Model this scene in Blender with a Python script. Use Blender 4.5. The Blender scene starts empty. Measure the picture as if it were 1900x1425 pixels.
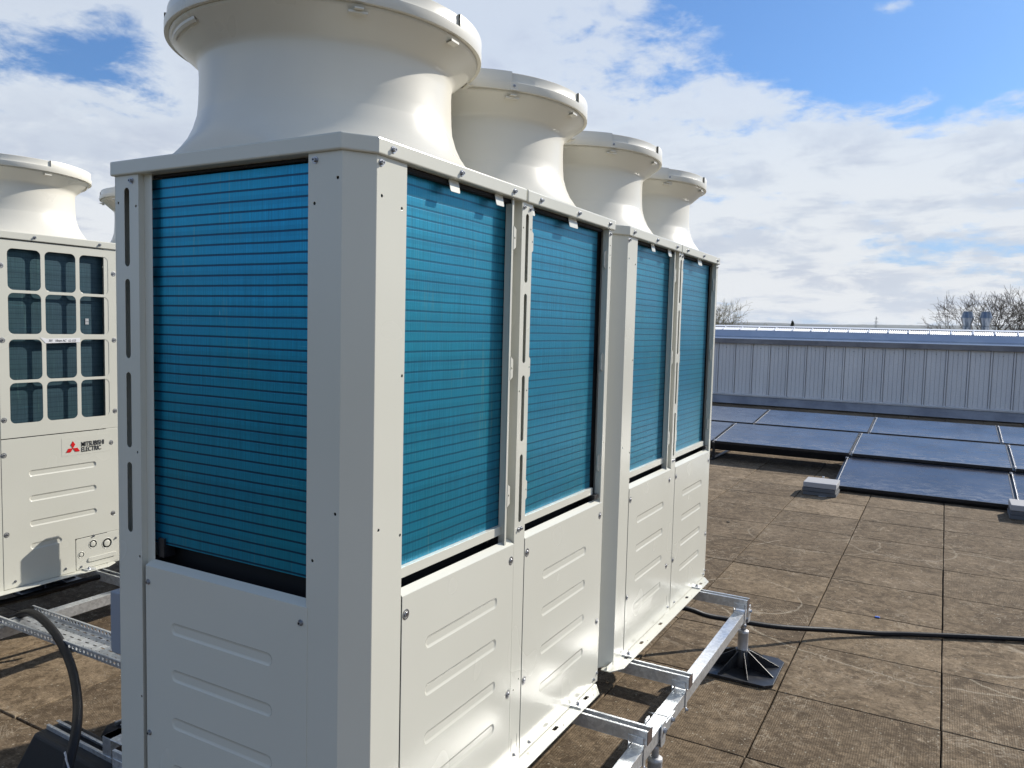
import bpy, bmesh, math, random
from mathutils import Vector, Matrix
from mathutils.geometry import tessellate_polygon
R = math.radians
random.seed(11)
C = bpy.context.scene.collection
scene = bpy.context.scene

# ------------------------------------------------------------------ camera
CAM = Vector((0.9392, -1.0942, 1.1611))
PITCH, YAW, ROLL, FPX = 0.0721, -0.5095, 0.0247, 1434.1
fw = Vector((math.sin(YAW)*math.cos(PITCH), math.cos(YAW)*math.cos(PITCH), -math.sin(PITCH)))
r0 = Vector((math.cos(YAW), -math.sin(YAW), 0)); u0 = r0.cross(fw)
rt = math.cos(ROLL)*r0 + math.sin(ROLL)*u0; up = -math.sin(ROLL)*r0 + math.cos(ROLL)*u0
cd = bpy.data.cameras.new('camera'); cam = bpy.data.objects.new('camera', cd); C.objects.link(cam)
cd.sensor_width = 36; cd.lens = FPX/1900*36; cd.clip_start = 0.05; cd.clip_end = 20000
cam.matrix_world = Matrix(((rt.x, up.x, -fw.x, CAM.x), (rt.y, up.y, -fw.y, CAM.y), (rt.z, up.z, -fw.z, CAM.z), (0, 0, 0, 1)))
scene.camera = cam

# ------------------------------------------------------------------ sun + world
SUN = Vector((0.74, 1.47, 1.0)).normalized()
SUN_EL = math.asin(SUN.z)
sl = bpy.data.lights.new('sun', 'SUN'); sl.energy = 4.7; sl.angle = R(0.5); sl.color = (1.0, 0.94, 0.84)
so = bpy.data.objects.new('sun', sl); C.objects.link(so)
so.rotation_euler = SUN.to_track_quat('Z', 'Y').to_euler(); so.location = (3, 6, 8)

w = bpy.data.worlds.new('World'); scene.world = w; w.use_nodes = True
nt = w.node_tree; nt.nodes.clear()
class G:
    """tiny node helper"""
    def __init__(s, nt): s.nt = nt
    def n(s, t, **k):
        o = s.nt.nodes.new(t)
        for a, b in k.items():
            if a == 'inp':
                for i, v in b.items():
                    if hasattr(v, 'is_output') or isinstance(v, bpy.types.NodeSocket): s.nt.links.new(v, o.inputs[i])
                    else: o.inputs[i].default_value = v
            else: setattr(o, a, b)
        return o
    def m(s, op, a, b=0.0, c=None, clamp=False):
        i = {0: a, 1: b}
        if c is not None: i[2] = c
        o = s.n('ShaderNodeMath', operation=op, inp=i); o.use_clamp = clamp
        return o.outputs[0]
    def mix(s, f, a, b, t='MIX'):
        o = s.n('ShaderNodeMix', data_type='RGBA', blend_type=t)
        for i, v in ((0, f), (6, a), (7, b)):
            if isinstance(v, bpy.types.NodeSocket): s.nt.links.new(v, o.inputs[i])
            else: o.inputs[i].default_value = v if i == 0 else (tuple(v)+(1,) if len(v) == 3 else v)
        return o.outputs[2]
    def ramp(s, v, lo, hi, a=0.0, b=1.0):
        o = s.n('ShaderNodeMapRange', inp={0: v, 1: lo, 2: hi, 3: a, 4: b}); o.interpolation_type = 'SMOOTHSTEP'
        return o.outputs[0]
    def noise(s, vec, scale, detail=4, rough=.55, dist=0.0):
        return s.n('ShaderNodeTexNoise', inp={'Vector': vec, 'Scale': scale, 'Detail': detail, 'Roughness': rough, 'Distortion': dist}).outputs[0]
    def vmul(s, vec, v): return s.n('ShaderNodeVectorMath', operation='MULTIPLY', inp={0: vec, 1: v}).outputs[0]
    def vadd(s, vec, v): return s.n('ShaderNodeVectorMath', operation='ADD', inp={0: vec, 1: v}).outputs[0]

g = G(nt)
sky = g.n('ShaderNodeTexSky'); sky.sky_type = 'NISHITA'; sky.sun_disc = False
sky.sun_elevation = SUN_EL; sky.sun_rotation = math.atan2(SUN.x, SUN.y)
sky.air_density = 1.0; sky.dust_density = 0.6; sky.ozone_density = 1.6
tc = g.n('ShaderNodeTexCoord').outputs['Generated']
sep = g.n('ShaderNodeSeparateXYZ', inp={0: tc}).outputs
zc = g.m('MAXIMUM', sep[2], 0.0)
den = g.m('ADD', zc, 0.19)
px_ = g.m('DIVIDE', sep[0], den); py_ = g.m('DIVIDE', sep[1], den)
pl = g.n('ShaderNodeCombineXYZ', inp={0: px_, 1: py_, 2: 3.7}).outputs[0]
n1 = g.noise(pl, 1.5, 12, .60, .15)
n2 = g.noise(g.vadd(pl, (7.3, 2.1, 0)), 0.55, 3, .5)
n3 = g.noise(pl, 9.0, 10, .66, .35)
az = g.m('ARCTAN2', sep[0], sep[1])                      # 0 = +Y, + to +X
el = g.m('ARCSINE', sep[2])
dens = g.m('ADD', g.m('MULTIPLY', n1, .62), g.m('ADD', g.m('MULTIPLY', n2, .30), g.m('MULTIPLY', n3, .20)))
# open blue patch, high and to the right of the row; thinner cover overhead-left
def blob(a0, e0, sa, se):
    da = g.m('DIVIDE', g.m('SUBTRACT', az, a0), sa); de = g.m('DIVIDE', g.m('SUBTRACT', el, e0), se)
    rr = g.m('ADD', g.m('MULTIPLY', da, da), g.m('MULTIPLY', de, de))
    return g.m('POWER', 2.718, g.m('MULTIPLY', rr, -1.0))
bias = g.m('ADD', g.m('MULTIPLY', blob(R(-1), R(21.5), R(17.5), R(7.6)), -.36), g.m('MULTIPLY', blob(R(-58), R(17), R(6), R(2.6)), -.07))
bias = g.m('ADD', bias, g.m('MULTIPLY', g.ramp(sep[1], .10, -.35), -.055))     # clearer sky behind the viewer
bias = g.m('ADD', bias, g.m('MULTIPLY', blob(R(-30), R(10), R(60), R(9)), .07))
bias = g.m('ADD', bias, g.m('MULTIPLY', g.ramp(el, R(22), R(45)), -.05))
bias = g.m('ADD', bias, g.m('MULTIPLY', blob(R(-4), R(20.6), R(3.6), R(1.0)), .30))
dn = g.m('ADD', dens, bias)
cov = g.ramp(dn, .48, .575)
# cloud light: grey bellies where thick, warm white near the horizon
thick = g.ramp(dn, .56, .74)
nsh = g.noise(g.vadd(pl, (1.1, .35, 0)), 2.6, 10, .62, .3)
shade = g.m('MULTIPLY', thick, g.ramp(nsh, .42, .62))
ccol = g.mix(shade, (.82, .875, .935), (.60, .635, .74))
warm = g.ramp(el, R(14), R(1))
ccol = g.mix(g.m('MULTIPLY', warm, .6), ccol, (.92, .91, .90), 'MIX')
ccol = g.mix(g.m('MULTIPLY', g.ramp(el, R(17), R(9)), g.m('MULTIPLY', g.ramp(nsh, .44, .60), .55)), ccol, (.50, .58, .72))
skyc = g.n('ShaderNodeVectorMath', operation='MULTIPLY', inp={0: sky.outputs[0], 1: (.040, .065, .098)}).outputs[0]
CL = 0.735
cl = g.n('ShaderNodeVectorMath', operation='SCALE', inp={0: ccol}); cl.inputs['Scale'].default_value = CL
skyc = g.mix(.20, skyc, (.22, .40, .70))
skyc = g.mix(g.m('MULTIPLY', g.ramp(el, R(15), R(2)), .85), skyc, (.33, .44, .60))
fin = g.mix(g.m('MULTIPLY', cov, g.ramp(el, R(9), R(21), .96, .76)), skyc, cl.outputs[0])
bgw = g.n('ShaderNodeBackground', inp={0: fin, 1: 1.0})
ow = g.n('ShaderNodeOutputWorld', inp={0: bgw.outputs[0]})

scene.view_settings.view_transform = 'Standard'; scene.view_settings.look = 'None'
scene.view_settings.exposure = 0.37; scene.view_settings.gamma = 1
scene.render.engine = 'CYCLES'
scene.cycles.max_bounces = 6

# ------------------------------------------------------------------ materials
def mat(name, col, rough=.5, metal=0.0, spec=.5, bump=None, fn=None, coat=0.0):
    m = bpy.data.materials.new(name); m.use_nodes = True; t = m.node_tree
    b = t.nodes['Principled BSDF']; gg = G(t)
    b.inputs['Base Color'].default_value = tuple(col)+(1,); b.inputs['Roughness'].default_value = rough
    b.inputs['Metallic'].default_value = metal; b.inputs['Specular IOR Level'].default_value = spec
    b.inputs['Coat Weight'].default_value = coat; b.inputs['Coat Roughness'].default_value = .12
    oc = gg.n('ShaderNodeTexCoord').outputs['Object']
    if bump:
        sc, st, ds = bump
        nn = gg.noise(oc, sc, 3)
        bb = gg.n('ShaderNodeBump', inp={'Strength': st, 'Distance': ds, 'Height': nn}); t.links.new(bb.outputs[0], b.inputs['Normal'])
    if fn: fn(gg, t, b, oc)
    return m
def link(t, a, b): t.links.new(a, b)

def f_paint(gg, t, b, oc):
    n = gg.noise(oc, 2.0, 2)
    c = gg.mix(gg.ramp(n, .3, .7), (.612, .605, .535), (.592, .585, .515))
    link(t, c, b.inputs['Base Color'])
    link(t, gg.ramp(gg.noise(oc, 5, 1), .2, .8, .22, .28), b.inputs['Roughness'])
    lo = gg.noise(oc, 3.2, 1)
    h = lo
    bb = gg.n('ShaderNodeBump', inp={'Strength': .5, 'Distance': .0035, 'Height': h}); link(t, bb.outputs[0], b.inputs['Normal'])
PAINT = mat('cream_paint', (.64, .62, .55), .3, fn=f_paint, spec=.5)
def f_shroud(gg, t, b, oc):
    n = gg.noise(gg.vmul(oc, (1, 1, .5)), 5, 5)
    link(t, gg.mix(gg.ramp(n, .35, .7), (.70, .675, .60), (.675, .65, .575)), b.inputs['Base Color'])
    link(t, gg.ramp(gg.noise(oc, 6, 3), .3, .7, .27, .34), b.inputs['Roughness'])
SHROUD = mat('cream_plastic', (.7, .68, .6), .3, fn=f_shroud)
BLACKIN = mat('dark_interior', (.006, .006, .007), .8)
def coil_fn(base, line, amt):
    def f(gg, t, b, oc):
        s = gg.n('ShaderNodeSeparateXYZ', inp={0: oc}).outputs
        hz = gg.m('ADD', s[0], s[1])
        wob = gg.m('MULTIPLY', gg.noise(gg.vmul(oc, (3, 3, 1)), 2.0, 2), .0025)
        ph = gg.m('FRACT', gg.m('DIVIDE', gg.m('ADD', s[2], wob), .0215))
        tri = gg.m('ABSOLUTE', gg.m('SUBTRACT', ph, .5))
        ln = gg.ramp(tri, .125, .065)
        fine = gg.noise(gg.n('ShaderNodeCombineXYZ', inp={0: gg.m('MULTIPLY', hz, 300), 1: gg.m('MULTIPLY', s[2], 7), 2: 0}).outputs[0], 1.0, 3, .7)
        mid = gg.noise(gg.n('ShaderNodeCombineXYZ', inp={0: gg.m('MULTIPLY', hz, 90), 1: gg.m('MULTIPLY', s[2], 3), 2: 5}).outputs[0], 1.0, 3, .6)
        big = gg.noise(oc, 3.0, 3)
        row = gg.n('ShaderNodeTexWhiteNoise', noise_dimensions='1D', inp={1: gg.m('FLOOR', gg.m('DIVIDE', gg.m('ADD', s[2], wob), .0215))}).outputs[0]
        c = gg.mix(gg.ramp(fine, .2, .8), tuple(x*.72 for x in base), tuple(min(1, x*1.22) for x in base))
        c = gg.mix(gg.m('MULTIPLY', gg.ramp(mid, .58, .82), .22), c, tuple(min(1, x*1.7+.02) for x in base))
        c = gg.mix(gg.m('MULTIPLY', gg.ramp(big, .35, .7), .30), c, (base[0]*.8, base[1]*1.12, base[2]*.82))
        c = gg.mix(gg.m('MULTIPLY', row, .30), c, tuple(x*.55 for x in base))
        wv = gg.noise(gg.n('ShaderNodeCombineXYZ', inp={0: gg.m('MULTIPLY', hz, 70), 1: gg.m('MULTIPLY', s[2], 2.2), 2: 9}).outputs[0], 1.0, 2, .5, 1.5)
        c = gg.mix(gg.m('MULTIPLY', gg.ramp(wv, .60, .72), gg.m('MULTIPLY', gg.ramp(big, .42, .62), .30)), c, (.16, .30, .25))  # moire shimmer painted in as warm streaks
        hl_ = gg.noise(gg.n('ShaderNodeCombineXYZ', inp={0: gg.m('MULTIPLY', hz, 5), 1: gg.m('MULTIPLY', s[2], 420), 2: 3}).outputs[0], 1.0, 1)
        c = gg.mix(gg.m('MULTIPLY', gg.ramp(hl_, .70, .78), .35), c, (.10, .42, .55))
        # bent fins: a few bright nicks
        nk = gg.noise(gg.vmul(oc, (90, 90, 16)), 1.0, 1)
        c = gg.mix(gg.m('MULTIPLY', gg.ramp(nk, .83, .88), .8), c, (.35, .55, .68))
        c = gg.mix(gg.m('MULTIPLY', ln, amt), c, line)
        link(t, c, b.inputs['Base Color'])
        h = gg.m('ADD', gg.m('MULTIPLY', fine, .6), gg.m('MULTIPLY', ln, -.15))
        bb = gg.n('ShaderNodeBump', inp={'Strength': .55, 'Distance': .0016, 'Height': h}); link(t, bb.outputs[0], b.inputs['Normal'])
    return f
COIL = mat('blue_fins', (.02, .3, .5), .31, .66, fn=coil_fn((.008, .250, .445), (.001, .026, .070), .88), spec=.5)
COILS = mat('blue_fins_sunlit_side', (.02, .3, .5), .33, .60, fn=coil_fn((.009, .240, .400), (.003, .065, .130), .70), spec=.5)  # same fins, tube lines painted paler for the sunlit side
COWLM = mat('dark_galvanised_cone', (.20, .23, .27), .32, .8, fn=lambda gg, t, b, oc: link(t, gg.mix(gg.ramp(gg.noise(gg.vmul(oc, (1, 1, .2)), 22, 4), .35, .7), (.13, .16, .20), (.26, .29, .33)), b.inputs['Base Color']))
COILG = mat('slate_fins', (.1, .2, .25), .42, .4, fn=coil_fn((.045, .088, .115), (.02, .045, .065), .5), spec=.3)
def f_galv(gg, t, b, oc):
    v = gg.n('ShaderNodeTexVoronoi', inp={'Vector': oc, 'Scale': 95.0}).outputs['Color']
    vs = gg.n('ShaderNodeSeparateColor', inp={0: v}).outputs[0]
    n = gg.noise(gg.vmul(oc, (1, .3, 1)), 26, 5, .65)
    c = gg.mix(gg.ramp(vs, .1, .9), (.56, .58, .60), (.70, .72, .74)); c = gg.mix(gg.ramp(n, .5, .75), c, (.46, .47, .48))
    link(t, c, b.inputs['Base Color']); link(t, gg.ramp(n, .3, .7, .30, .46), b.inputs['Roughness'])
GALV = mat('galvanised_steel', (.55, .57, .59), .38, .75, fn=f_galv)
STEEL = mat('zinc_bolt', (.36, .37, .40), .33, .9)
PIPEG = mat('dull_zinc_casting', (.42, .42, .43), .5, .6, bump=(90, .3, .002))
OPENEND = mat('brown_open_end_shade', (.07, .045, .035), .7)
RUB = mat('black_rubber', (.012, .012, .013), .62, bump=(160, .3, .002))
def f_bp(gg, t, b, oc):
    n = gg.noise(oc, 22, 6, .65)
    link(t, gg.mix(gg.ramp(n, .45, .75), (.014, .015, .018), (.05, .048, .045)), b.inputs['Base Color'])
BPLAST = mat('black_plastic', (.015, .016, .018), .38, fn=f_bp)
CABLE = mat('black_cable', (.007, .007, .009), .5, spec=.25, bump=(60, .2, .002))
BOXG = mat('grey_box_paint', (.25, .28, .33), .4)
WHITE = mat('white_paper', (.72, .72, .74), .6)
INK = mat('black_ink', (.015, .015, .018), .5)
BLUEINK = mat('blue_ink', (.03, .12, .55), .5)
RED = mat('red_vinyl', (.62, .006, .01), .35)
DOT = mat('bare_mark', (.75, .76, .74), .5)

SX, SY, GX, GY, ZF = 0.6074, 0.5926, 0.3996, 1.6397, -0.34
def f_slab(gg, t, b, oc):
    at = gg.n('ShaderNodeVertexColor', layer_name='tone'); tone = gg.n('ShaderNodeSeparateColor', inp={0: at.outputs[0]}).outputs
    s = gg.n('ShaderNodeSeparateXYZ', inp={0: oc}).outputs
    off = gg.n('ShaderNodeCombineXYZ', inp={0: gg.m('MULTIPLY', tone[0], 31), 1: gg.m('MULTIPLY', tone[1], 17), 2: 0}).outputs[0]
    v2 = gg.n('ShaderNodeVectorMath', operation='ADD', inp={0: oc, 1: off}).outputs[0]
    big = gg.noise(oc, 1.3, 6, .65, .8); med = gg.noise(v2, 7.5, 9, .74, 1.6); fin = gg.noise(oc, 120, 5, .75)
    strk = gg.noise(gg.n('ShaderNodeVectorMath', operation='MULTIPLY', inp={0: v2, 1: (5.0, 21, 1)}).outputs[0], 1.0, 6, .7, 1.4)
    c = gg.mix(gg.ramp(med, .34, .66), (.100, .072, .045), (.285, .213, .137))
    c = gg.mix(gg.ramp(big, .50, .64, 0, .55), c, (.36, .275, .185))
    c = gg.mix(gg.m('MULTIPLY', gg.ramp(strk, .52, .74),   .55), c, (.36, .275, .185))
    c = gg.mix(gg.m('MULTIPLY', gg.ramp(strk, .46, .28), .5), c, (.055, .042, .032))
    c = gg.mix(gg.m('MULTIPLY', gg.m('SUBTRACT', tone[2], .5), .8, clamp=True), c, (.26, .195, .125))
    c = gg.mix(gg.m('MULTIPLY', gg.m('SUBTRACT', .5, tone[2]), .9, clamp=True), c, (.075, .054, .036))
    c = gg.mix(gg.ramp(fin, .45, .62, 0, .42), c, (.055, .040, .028))
    c = gg.mix(gg.ramp(big, .48, .34, 0, .55), c, (.085, .060, .038))
    m2 = gg.noise(v2, 30, 7, .75, .8); c = gg.mix(gg.ramp(m2, .38, .54, .55, 0), c, (.052, .036, .022)); c = gg.mix(gg.ramp(m2, .55, .70, 0, .55), c, (.38, .285, .185))
    sn = gg.m('ABSOLUTE', gg.m('SUBTRACT', gg.noise(v2, 2.6, 4, .55, 1.6), .5)); sn2 = gg.m('ABSOLUTE', gg.m('SUBTRACT', gg.noise(gg.vadd(v2, (5, 3, 0)), 5.5, 3, .5, 2.2), .5))
    scf = gg.m('MAXIMUM', gg.m('MULTIPLY', gg.ramp(sn, .012, .003), .55), gg.m('MULTIPLY', gg.ramp(sn2, .016, .004), .45))
    c = gg.mix(gg.m('MULTIPLY', gg.m('MULTIPLY', scf, gg.ramp(gg.noise(oc, 3.3, 2), .46, .60)), gg.ramp(fin, .35, .6)), c, (.40, .335, .25))
    # aggregate specks
    vo = gg.n('ShaderNodeTexVoronoi', inp={'Vector': oc, 'Scale': 62.0, 'Randomness': 1.0})
    vr = gg.n('ShaderNodeSeparateColor', inp={0: vo.outputs['Color']}).outputs
    sp = gg.m('MULTIPLY', gg.ramp(vo.outputs['Distance'], .30, .16), gg.m('GREATER_THAN', vr[0], .90))
    c = gg.mix(gg.m('MULTIPLY', sp, .55), c, (.46, .42, .33))
    vo2 = gg.n('ShaderNodeTexVoronoi', inp={'Vector': oc, 'Scale': 150.0})
    vr2 = gg.n('ShaderNodeSeparateColor', inp={0: vo2.outputs['Color']}).outputs
    c = gg.mix(gg.m('MULTIPLY', gg.m('GREATER_THAN', vr2[0], .88), gg.m('MULTIPLY', gg.ramp(vo2.outputs['Distance'], .4, .2), .5)), c, (.38, .33, .25))
    # scuffed arcs left by something dragged round
    wobv = gg.noise(oc, 3.0, 3); patch = gg.noise(oc, 2.3, 3)
    def arc(cx, cy, r, wd, a):
        dx = gg.m('SUBTRACT', s[0], cx); dy = gg.m('SUBTRACT', s[1], cy)
        d = gg.m('SQRT', gg.m('ADD', gg.m('MULTIPLY', dx, dx), gg.m('MULTIPLY', dy, dy)))
        d = gg.m('ABSOLUTE', gg.m('SUBTRACT', gg.m('ADD', d, gg.m('MULTIPLY', wobv, .14)), r+.07))
        return gg.m('MULTIPLY', gg.ramp(d, wd, wd*.25), gg.m('MULTIPLY', gg.ramp(patch, .40, .52), min(1, a*1.5)))
    tot = arc(.02, 3.40, .30, .009, .45)
    for q in ((1.18, 3.15, .22, .020, .7), (1.35, 3.05, .34, .012, .5), (.9, 3.9, 1.25, .010, .45), (.75, 5.1, .35, .012, .35), (.15, 5.0, .45, .010, .3)):
        tot = gg.m('MAXIMUM', tot, arc(*q))
    c = gg.mix(gg.m('MULTIPLY', tot, gg.ramp(fin, .35, .6)), c, (.40, .345, .26))
    link(t, c, b.inputs['Base Color'])
    # fine ribbed surface, direction differs slab by slab
    ra = gg.m('SINE', gg.m('MULTIPLY', s[0], 2*math.pi/.0085)); rb = gg.m('SINE', gg.m('MULTIPLY', s[1], 2*math.pi/.0085))
    sel = gg.m('GREATER_THAN', tone[0], .45)
    rib = gg.m('ADD', gg.m('MULTIPLY', ra, sel), gg.m('MULTIPLY', gg.m('MULTIPLY', ra, rb), gg.m('SUBTRACT', 1.0, sel)))
    rib = gg.m('MULTIPLY', rib, gg.ramp(med, .3, .6))
    h = gg.m('ADD', gg.m('MULTIPLY', rib, .38), gg.m('ADD', gg.m('MULTIPLY', fin, 1.6), gg.m('MULTIPLY', strk, 1.0)))
    bb = gg.n('ShaderNodeBump', inp={'Strength': .7, 'Distance': .0022, 'Height': h}); link(t, bb.outputs[0], b.inputs['Normal'])
SLAB = mat('ribbed_concrete_slab', (.15, .12, .09), .9, fn=f_slab, spec=.12)
UNDER = mat('dark_joint_dirt', (.02, .017, .013), .95)
def f_solar(gg, t, b, oc):
    s = gg.n('ShaderNodeSeparateXYZ', inp={0: oc}).outputs
    oi = gg.n('ShaderNodeObjectInfo').outputs['Random']
    v = gg.n('ShaderNodeVectorMath', operation='ADD', inp={0: oc, 1: gg.n('ShaderNodeCombineXYZ', inp={0: gg.m('MULTIPLY', oi, 40), 1: 0, 2: 0}).outputs[0]}).outputs[0]
    n = gg.noise(gg.vmul(v, (1, 2.2, 1)), 7, 6, .7, .8)
    edge = gg.ramp(s[1], .60, .0)
    d = gg.m('MULTIPLY', edge, gg.ramp(n, .38, .66))
    c = gg.mix(gg.m('MULTIPLY', d, .30), (.040, .040, .050), (.42, .42, .43))
    n2_ = gg.noise(v, 2.2, 4); c = gg.mix(gg.m('MULTIPLY', gg.ramp(n2_, .35, .7), .16), c, (.24, .25, .30))
    drop = gg.m('GREATER_THAN', gg.noise(gg.vmul(v, (26, 9, 1)), 1.0, 2), .80); c = gg.mix(gg.m('MULTIPLY', drop, .7), c, (.6, .6, .62))
    link(t, c, b.inputs['Base Color']); link(t, gg.ramp(n, .3, .7, .12, .30), b.inputs['Roughness'])
SOLAR = mat('dark_solar_glass', (.015, .02, .05), .22, fn=f_solar, spec=.55)
ALU = mat('aluminium', (.50, .51, .53), .45, .7)
BLKALU = mat('black_anodised', (.02, .02, .022), .4, .3)
def f_clad(gg, t, b, oc):
    n = gg.noise(gg.vmul(oc, (1, 1, .35)), 1.8, 6, .6); f = gg.noise(oc, 40, 4, .7)
    c = gg.mix(gg.ramp(n, .35, .7), (.70, .685, .675), (.80, .78, .76)); c = gg.mix(gg.ramp(f, .45, .75, 0, .45), c, (.50, .49, .49))
    link(t, c, b.inputs['Base Color'])
CLAD = mat('weathered_grey_cladding', (.38, .38, .41), 1*.5, .12, fn=f_clad)
FLASH = mat('grey_flashing', (.26, .27, .30), .45, .15, fn=lambda gg, t, b, oc: link(t, gg.mix(gg.ramp(gg.noise(oc, 2.4, 6, .65), .35, .7), (.30, .305, .33), (.20, .205, .23)), b.inputs['Base Color']))
BLUEFL = mat('pale_blue_flashing', (.40, .46, .56), .4, .3, fn=lambda gg, t, b, oc: link(t, gg.mix(gg.ramp(gg.noise(oc, 3.1, 5, .6), .4, .7), (.40, .46, .56), (.47, .53, .62)), b.inputs['Base Color']))
WHITESH = mat('white_coated_steel', (.74, .75, .77), .4)
CONC = mat('grey_concrete_block', (.34, .34, .35), .85, bump=(45, .6, .004))
CONCD = mat('dark_concrete_block', (.10, .105, .115), .9, bump=(45, .6, .004))
BARK = mat('grey_brown_bark', (.085, .068, .055), .9)
BUD = mat('olive_twigs', (.16, .14, .07), .9)
SHRUBL = mat('yellow_green_leaves', (.22, .20, .03), .8)
FIR = mat('dark_fir_needles', (.02, .03, .02), .8)
HILL = mat('far_hill_green', (.035, .05, .035), .95, fn=lambda gg, t, b, oc: link(t, gg.mix(gg.ramp(gg.noise(oc, .01, 6, .7), .35, .7), (.018, .030, .028), (.045, .055, .045)), b.inputs['Base Color']))
GRASS = mat('field_green', (.05, .075, .03), .95, fn=lambda gg, t, b, oc: link(t, gg.mix(gg.ramp(gg.noise(oc, .02, 6, .7), .35, .7), (.04, .06, .025), (.10, .10, .05)), b.inputs['Base Color']))
BRICK = mat('buff_render', (.33, .27, .21), .9)
PYL = mat('grey_lattice', (.25, .27, .29), .6, .4)

# ------------------------------------------------------------------ mesh helpers
class MB:
    def __init__(s): s.bm = bmesh.new(); s.mi = 0
    def face(s, pts, mi=None, smooth=False):
        vs = [s.bm.verts.new(p) for p in pts]
        try: f = s.bm.faces.new(vs)
        except ValueError: return
        f.material_index = s.mi if mi is None else mi; f.smooth = smooth; return f
    def box(s, x0, x1, y0, y1, z0, z1, mi=None):
        v = [s.bm.verts.new(p) for p in ((x0,y0,z0),(x1,y0,z0),(x1,y1,z0),(x0,y1,z0),(x0,y0,z1),(x1,y0,z1),(x1,y1,z1),(x0,y1,z1))]
        for q in ((0,3,2,1),(4,5,6,7),(0,1,5,4),(1,2,6,5),(2,3,7,6),(3,0,4,7)):
            f = s.bm.faces.new([v[i] for i in q]); f.material_index = s.mi if mi is None else mi
        return v
    def prism(s, loops, f0, f1, mi=None):
        """loops: outer + holes as 2D lists; f0/f1 map (u,v) -> 3D for the two faces."""
        mi = s.mi if mi is None else mi
        flat = [p for l in loops for p in l]
        tris = tessellate_polygon([[Vector((p[0], p[1], 0)) for p in l] for l in loops]) if (len(loops) > 1 or len(loops[0]) > 4) else None
        A = [s.bm.verts.new(f0(*p)) for p in flat]; B = [s.bm.verts.new(f1(*p)) for p in flat]
        if tris is None:
            for L in (A, B):
                f = s.bm.faces.new(L); f.material_index = mi
        else:
            for tr in tris:
                if len(set(tr)) < 3: continue
                for L in (A, B):
                    try: f = s.bm.faces.new([L[i] for i in tr]); f.material_index = mi
                    except ValueError: pass
        k = 0
        for l in loops:
            n = len(l)
            for i in range(n):
                a, b_ = k+i, k+(i+1) % n
                f = s.bm.faces.new((A[a], A[b_], B[b_], B[a])); f.material_index = mi
            k += n
    def lathe(s, prof, n=48, c=(0,0,0), axis='Z', mi=None, smooth=True, a0=0, a1=2*math.pi, closed=False):
        rings = []; full = abs(a1-a0-2*math.pi) < 1e-6; m = n if full else n+1
        for r_, z in prof:
            ring = []
            for i in range(m):
                a = a0+(a1-a0)*i/n; x, y = r_*math.cos(a), r_*math.sin(a)
                p = (x, y, z) if axis == 'Z' else ((z, x, y) if axis == 'X' else (x, z, y))
                ring.append(s.bm.verts.new((c[0]+p[0], c[1]+p[1], c[2]+p[2])))
            rings.append(ring)
        if closed: rings.append(rings[0])
        for A, B in zip(rings, rings[1:]):
            for i in range(n):
                j = (i+1) % m
                try: f = s.bm.faces.new((A[i], A[j], B[j], B[i])); f.material_index = s.mi if mi is None else mi; f.smooth = smooth
                except ValueError: pass
        return rings
    def cyl(s, p0, p1, r_, r1=None, n=16, caps=True, mi=None, smooth=True):
        p0 = Vector(p0); p1 = Vector(p1); r1 = r_ if r1 is None else r1
        d = (p1-p0).normalized(); a = d.orthogonal().normalized(); b_ = d.cross(a)
        A = []; B = []
        for i in range(n):
            t = 2*math.pi*i/n; o = a*math.cos(t)+b_*math.sin(t)
            A.append(s.bm.verts.new(p0+o*r_)); B.append(s.bm.verts.new(p1+o*r1))
        mi = s.mi if mi is None else mi
        for i in range(n):
            j = (i+1) % n; f = s.bm.faces.new((A[i], A[j], B[j], B[i])); f.smooth = smooth; f.material_index = mi
        if caps:
            f = s.bm.faces.new(A[::-1]); f.material_index = mi; f = s.bm.faces.new(B); f.material_index = mi
    def tube(s, pts, r_, n=12, mi=None, radii=None):
        P = [Vector(p) for p in pts]; prev = None; rings = []
        for i, p in enumerate(P):
            d = (P[min(i+1, len(P)-1)]-P[max(i-1, 0)]).normalized()
            a = d.orthogonal().normalized() if prev is None else (prev-d*prev.dot(d)).normalized()
            prev = a; b_ = d.cross(a); rr = radii[i] if radii else r_
            rings.append([s.bm.verts.new(p+(a*math.cos(2*math.pi*k/n)+b_*math.sin(2*math.pi*k/n))*rr) for k in range(n)])
        for A, B in zip(rings, rings[1:]):
            for k in range(n):
                f = s.bm.faces.new((A[k], A[(k+1) % n], B[(k+1) % n], B[k])); f.smooth = True; f.material_index = s.mi if mi is None else mi
        f = s.bm.faces.new(rings[0][::-1]); f = s.bm.faces.new(rings[-1])
    def build(s, name, mats, parent=None, bevel=0, loc=None, seg=2, recalc=True):
        if recalc: bmesh.ops.recalc_face_normals(s.bm, faces=s.bm.faces)
        me = bpy.data.meshes.new(name); s.bm.to_mesh(me); s.bm.free()
        for m in (mats if isinstance(mats, (list, tuple)) else [mats]): me.materials.append(m)
        o = bpy.data.objects.new(name, me); C.objects.link(o)
        if parent: o.parent = parent
        if loc: o.location = loc
        if bevel:
            b = o.modifiers.new('bevel', 'BEVEL'); b.width = bevel; b.segments = seg; b.limit_method = 'ANGLE'; b.angle_limit = R(40); b.harden_normals = False
        return o
def tag(o, label=None, cat=None, group=None, kind=None):
    if label: o['label'] = label
    if cat: o['category'] = cat
    if group: o['group'] = group
    if kind: o['kind'] = kind
    return o
def empty(name, loc=(0,0,0), rz=0, **k):
    o = bpy.data.objects.new(name, None); C.objects.link(o); o.location = loc; o.rotation_euler = (0,0,rz); o.empty_display_size = .1
    return tag(o, **k)
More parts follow.
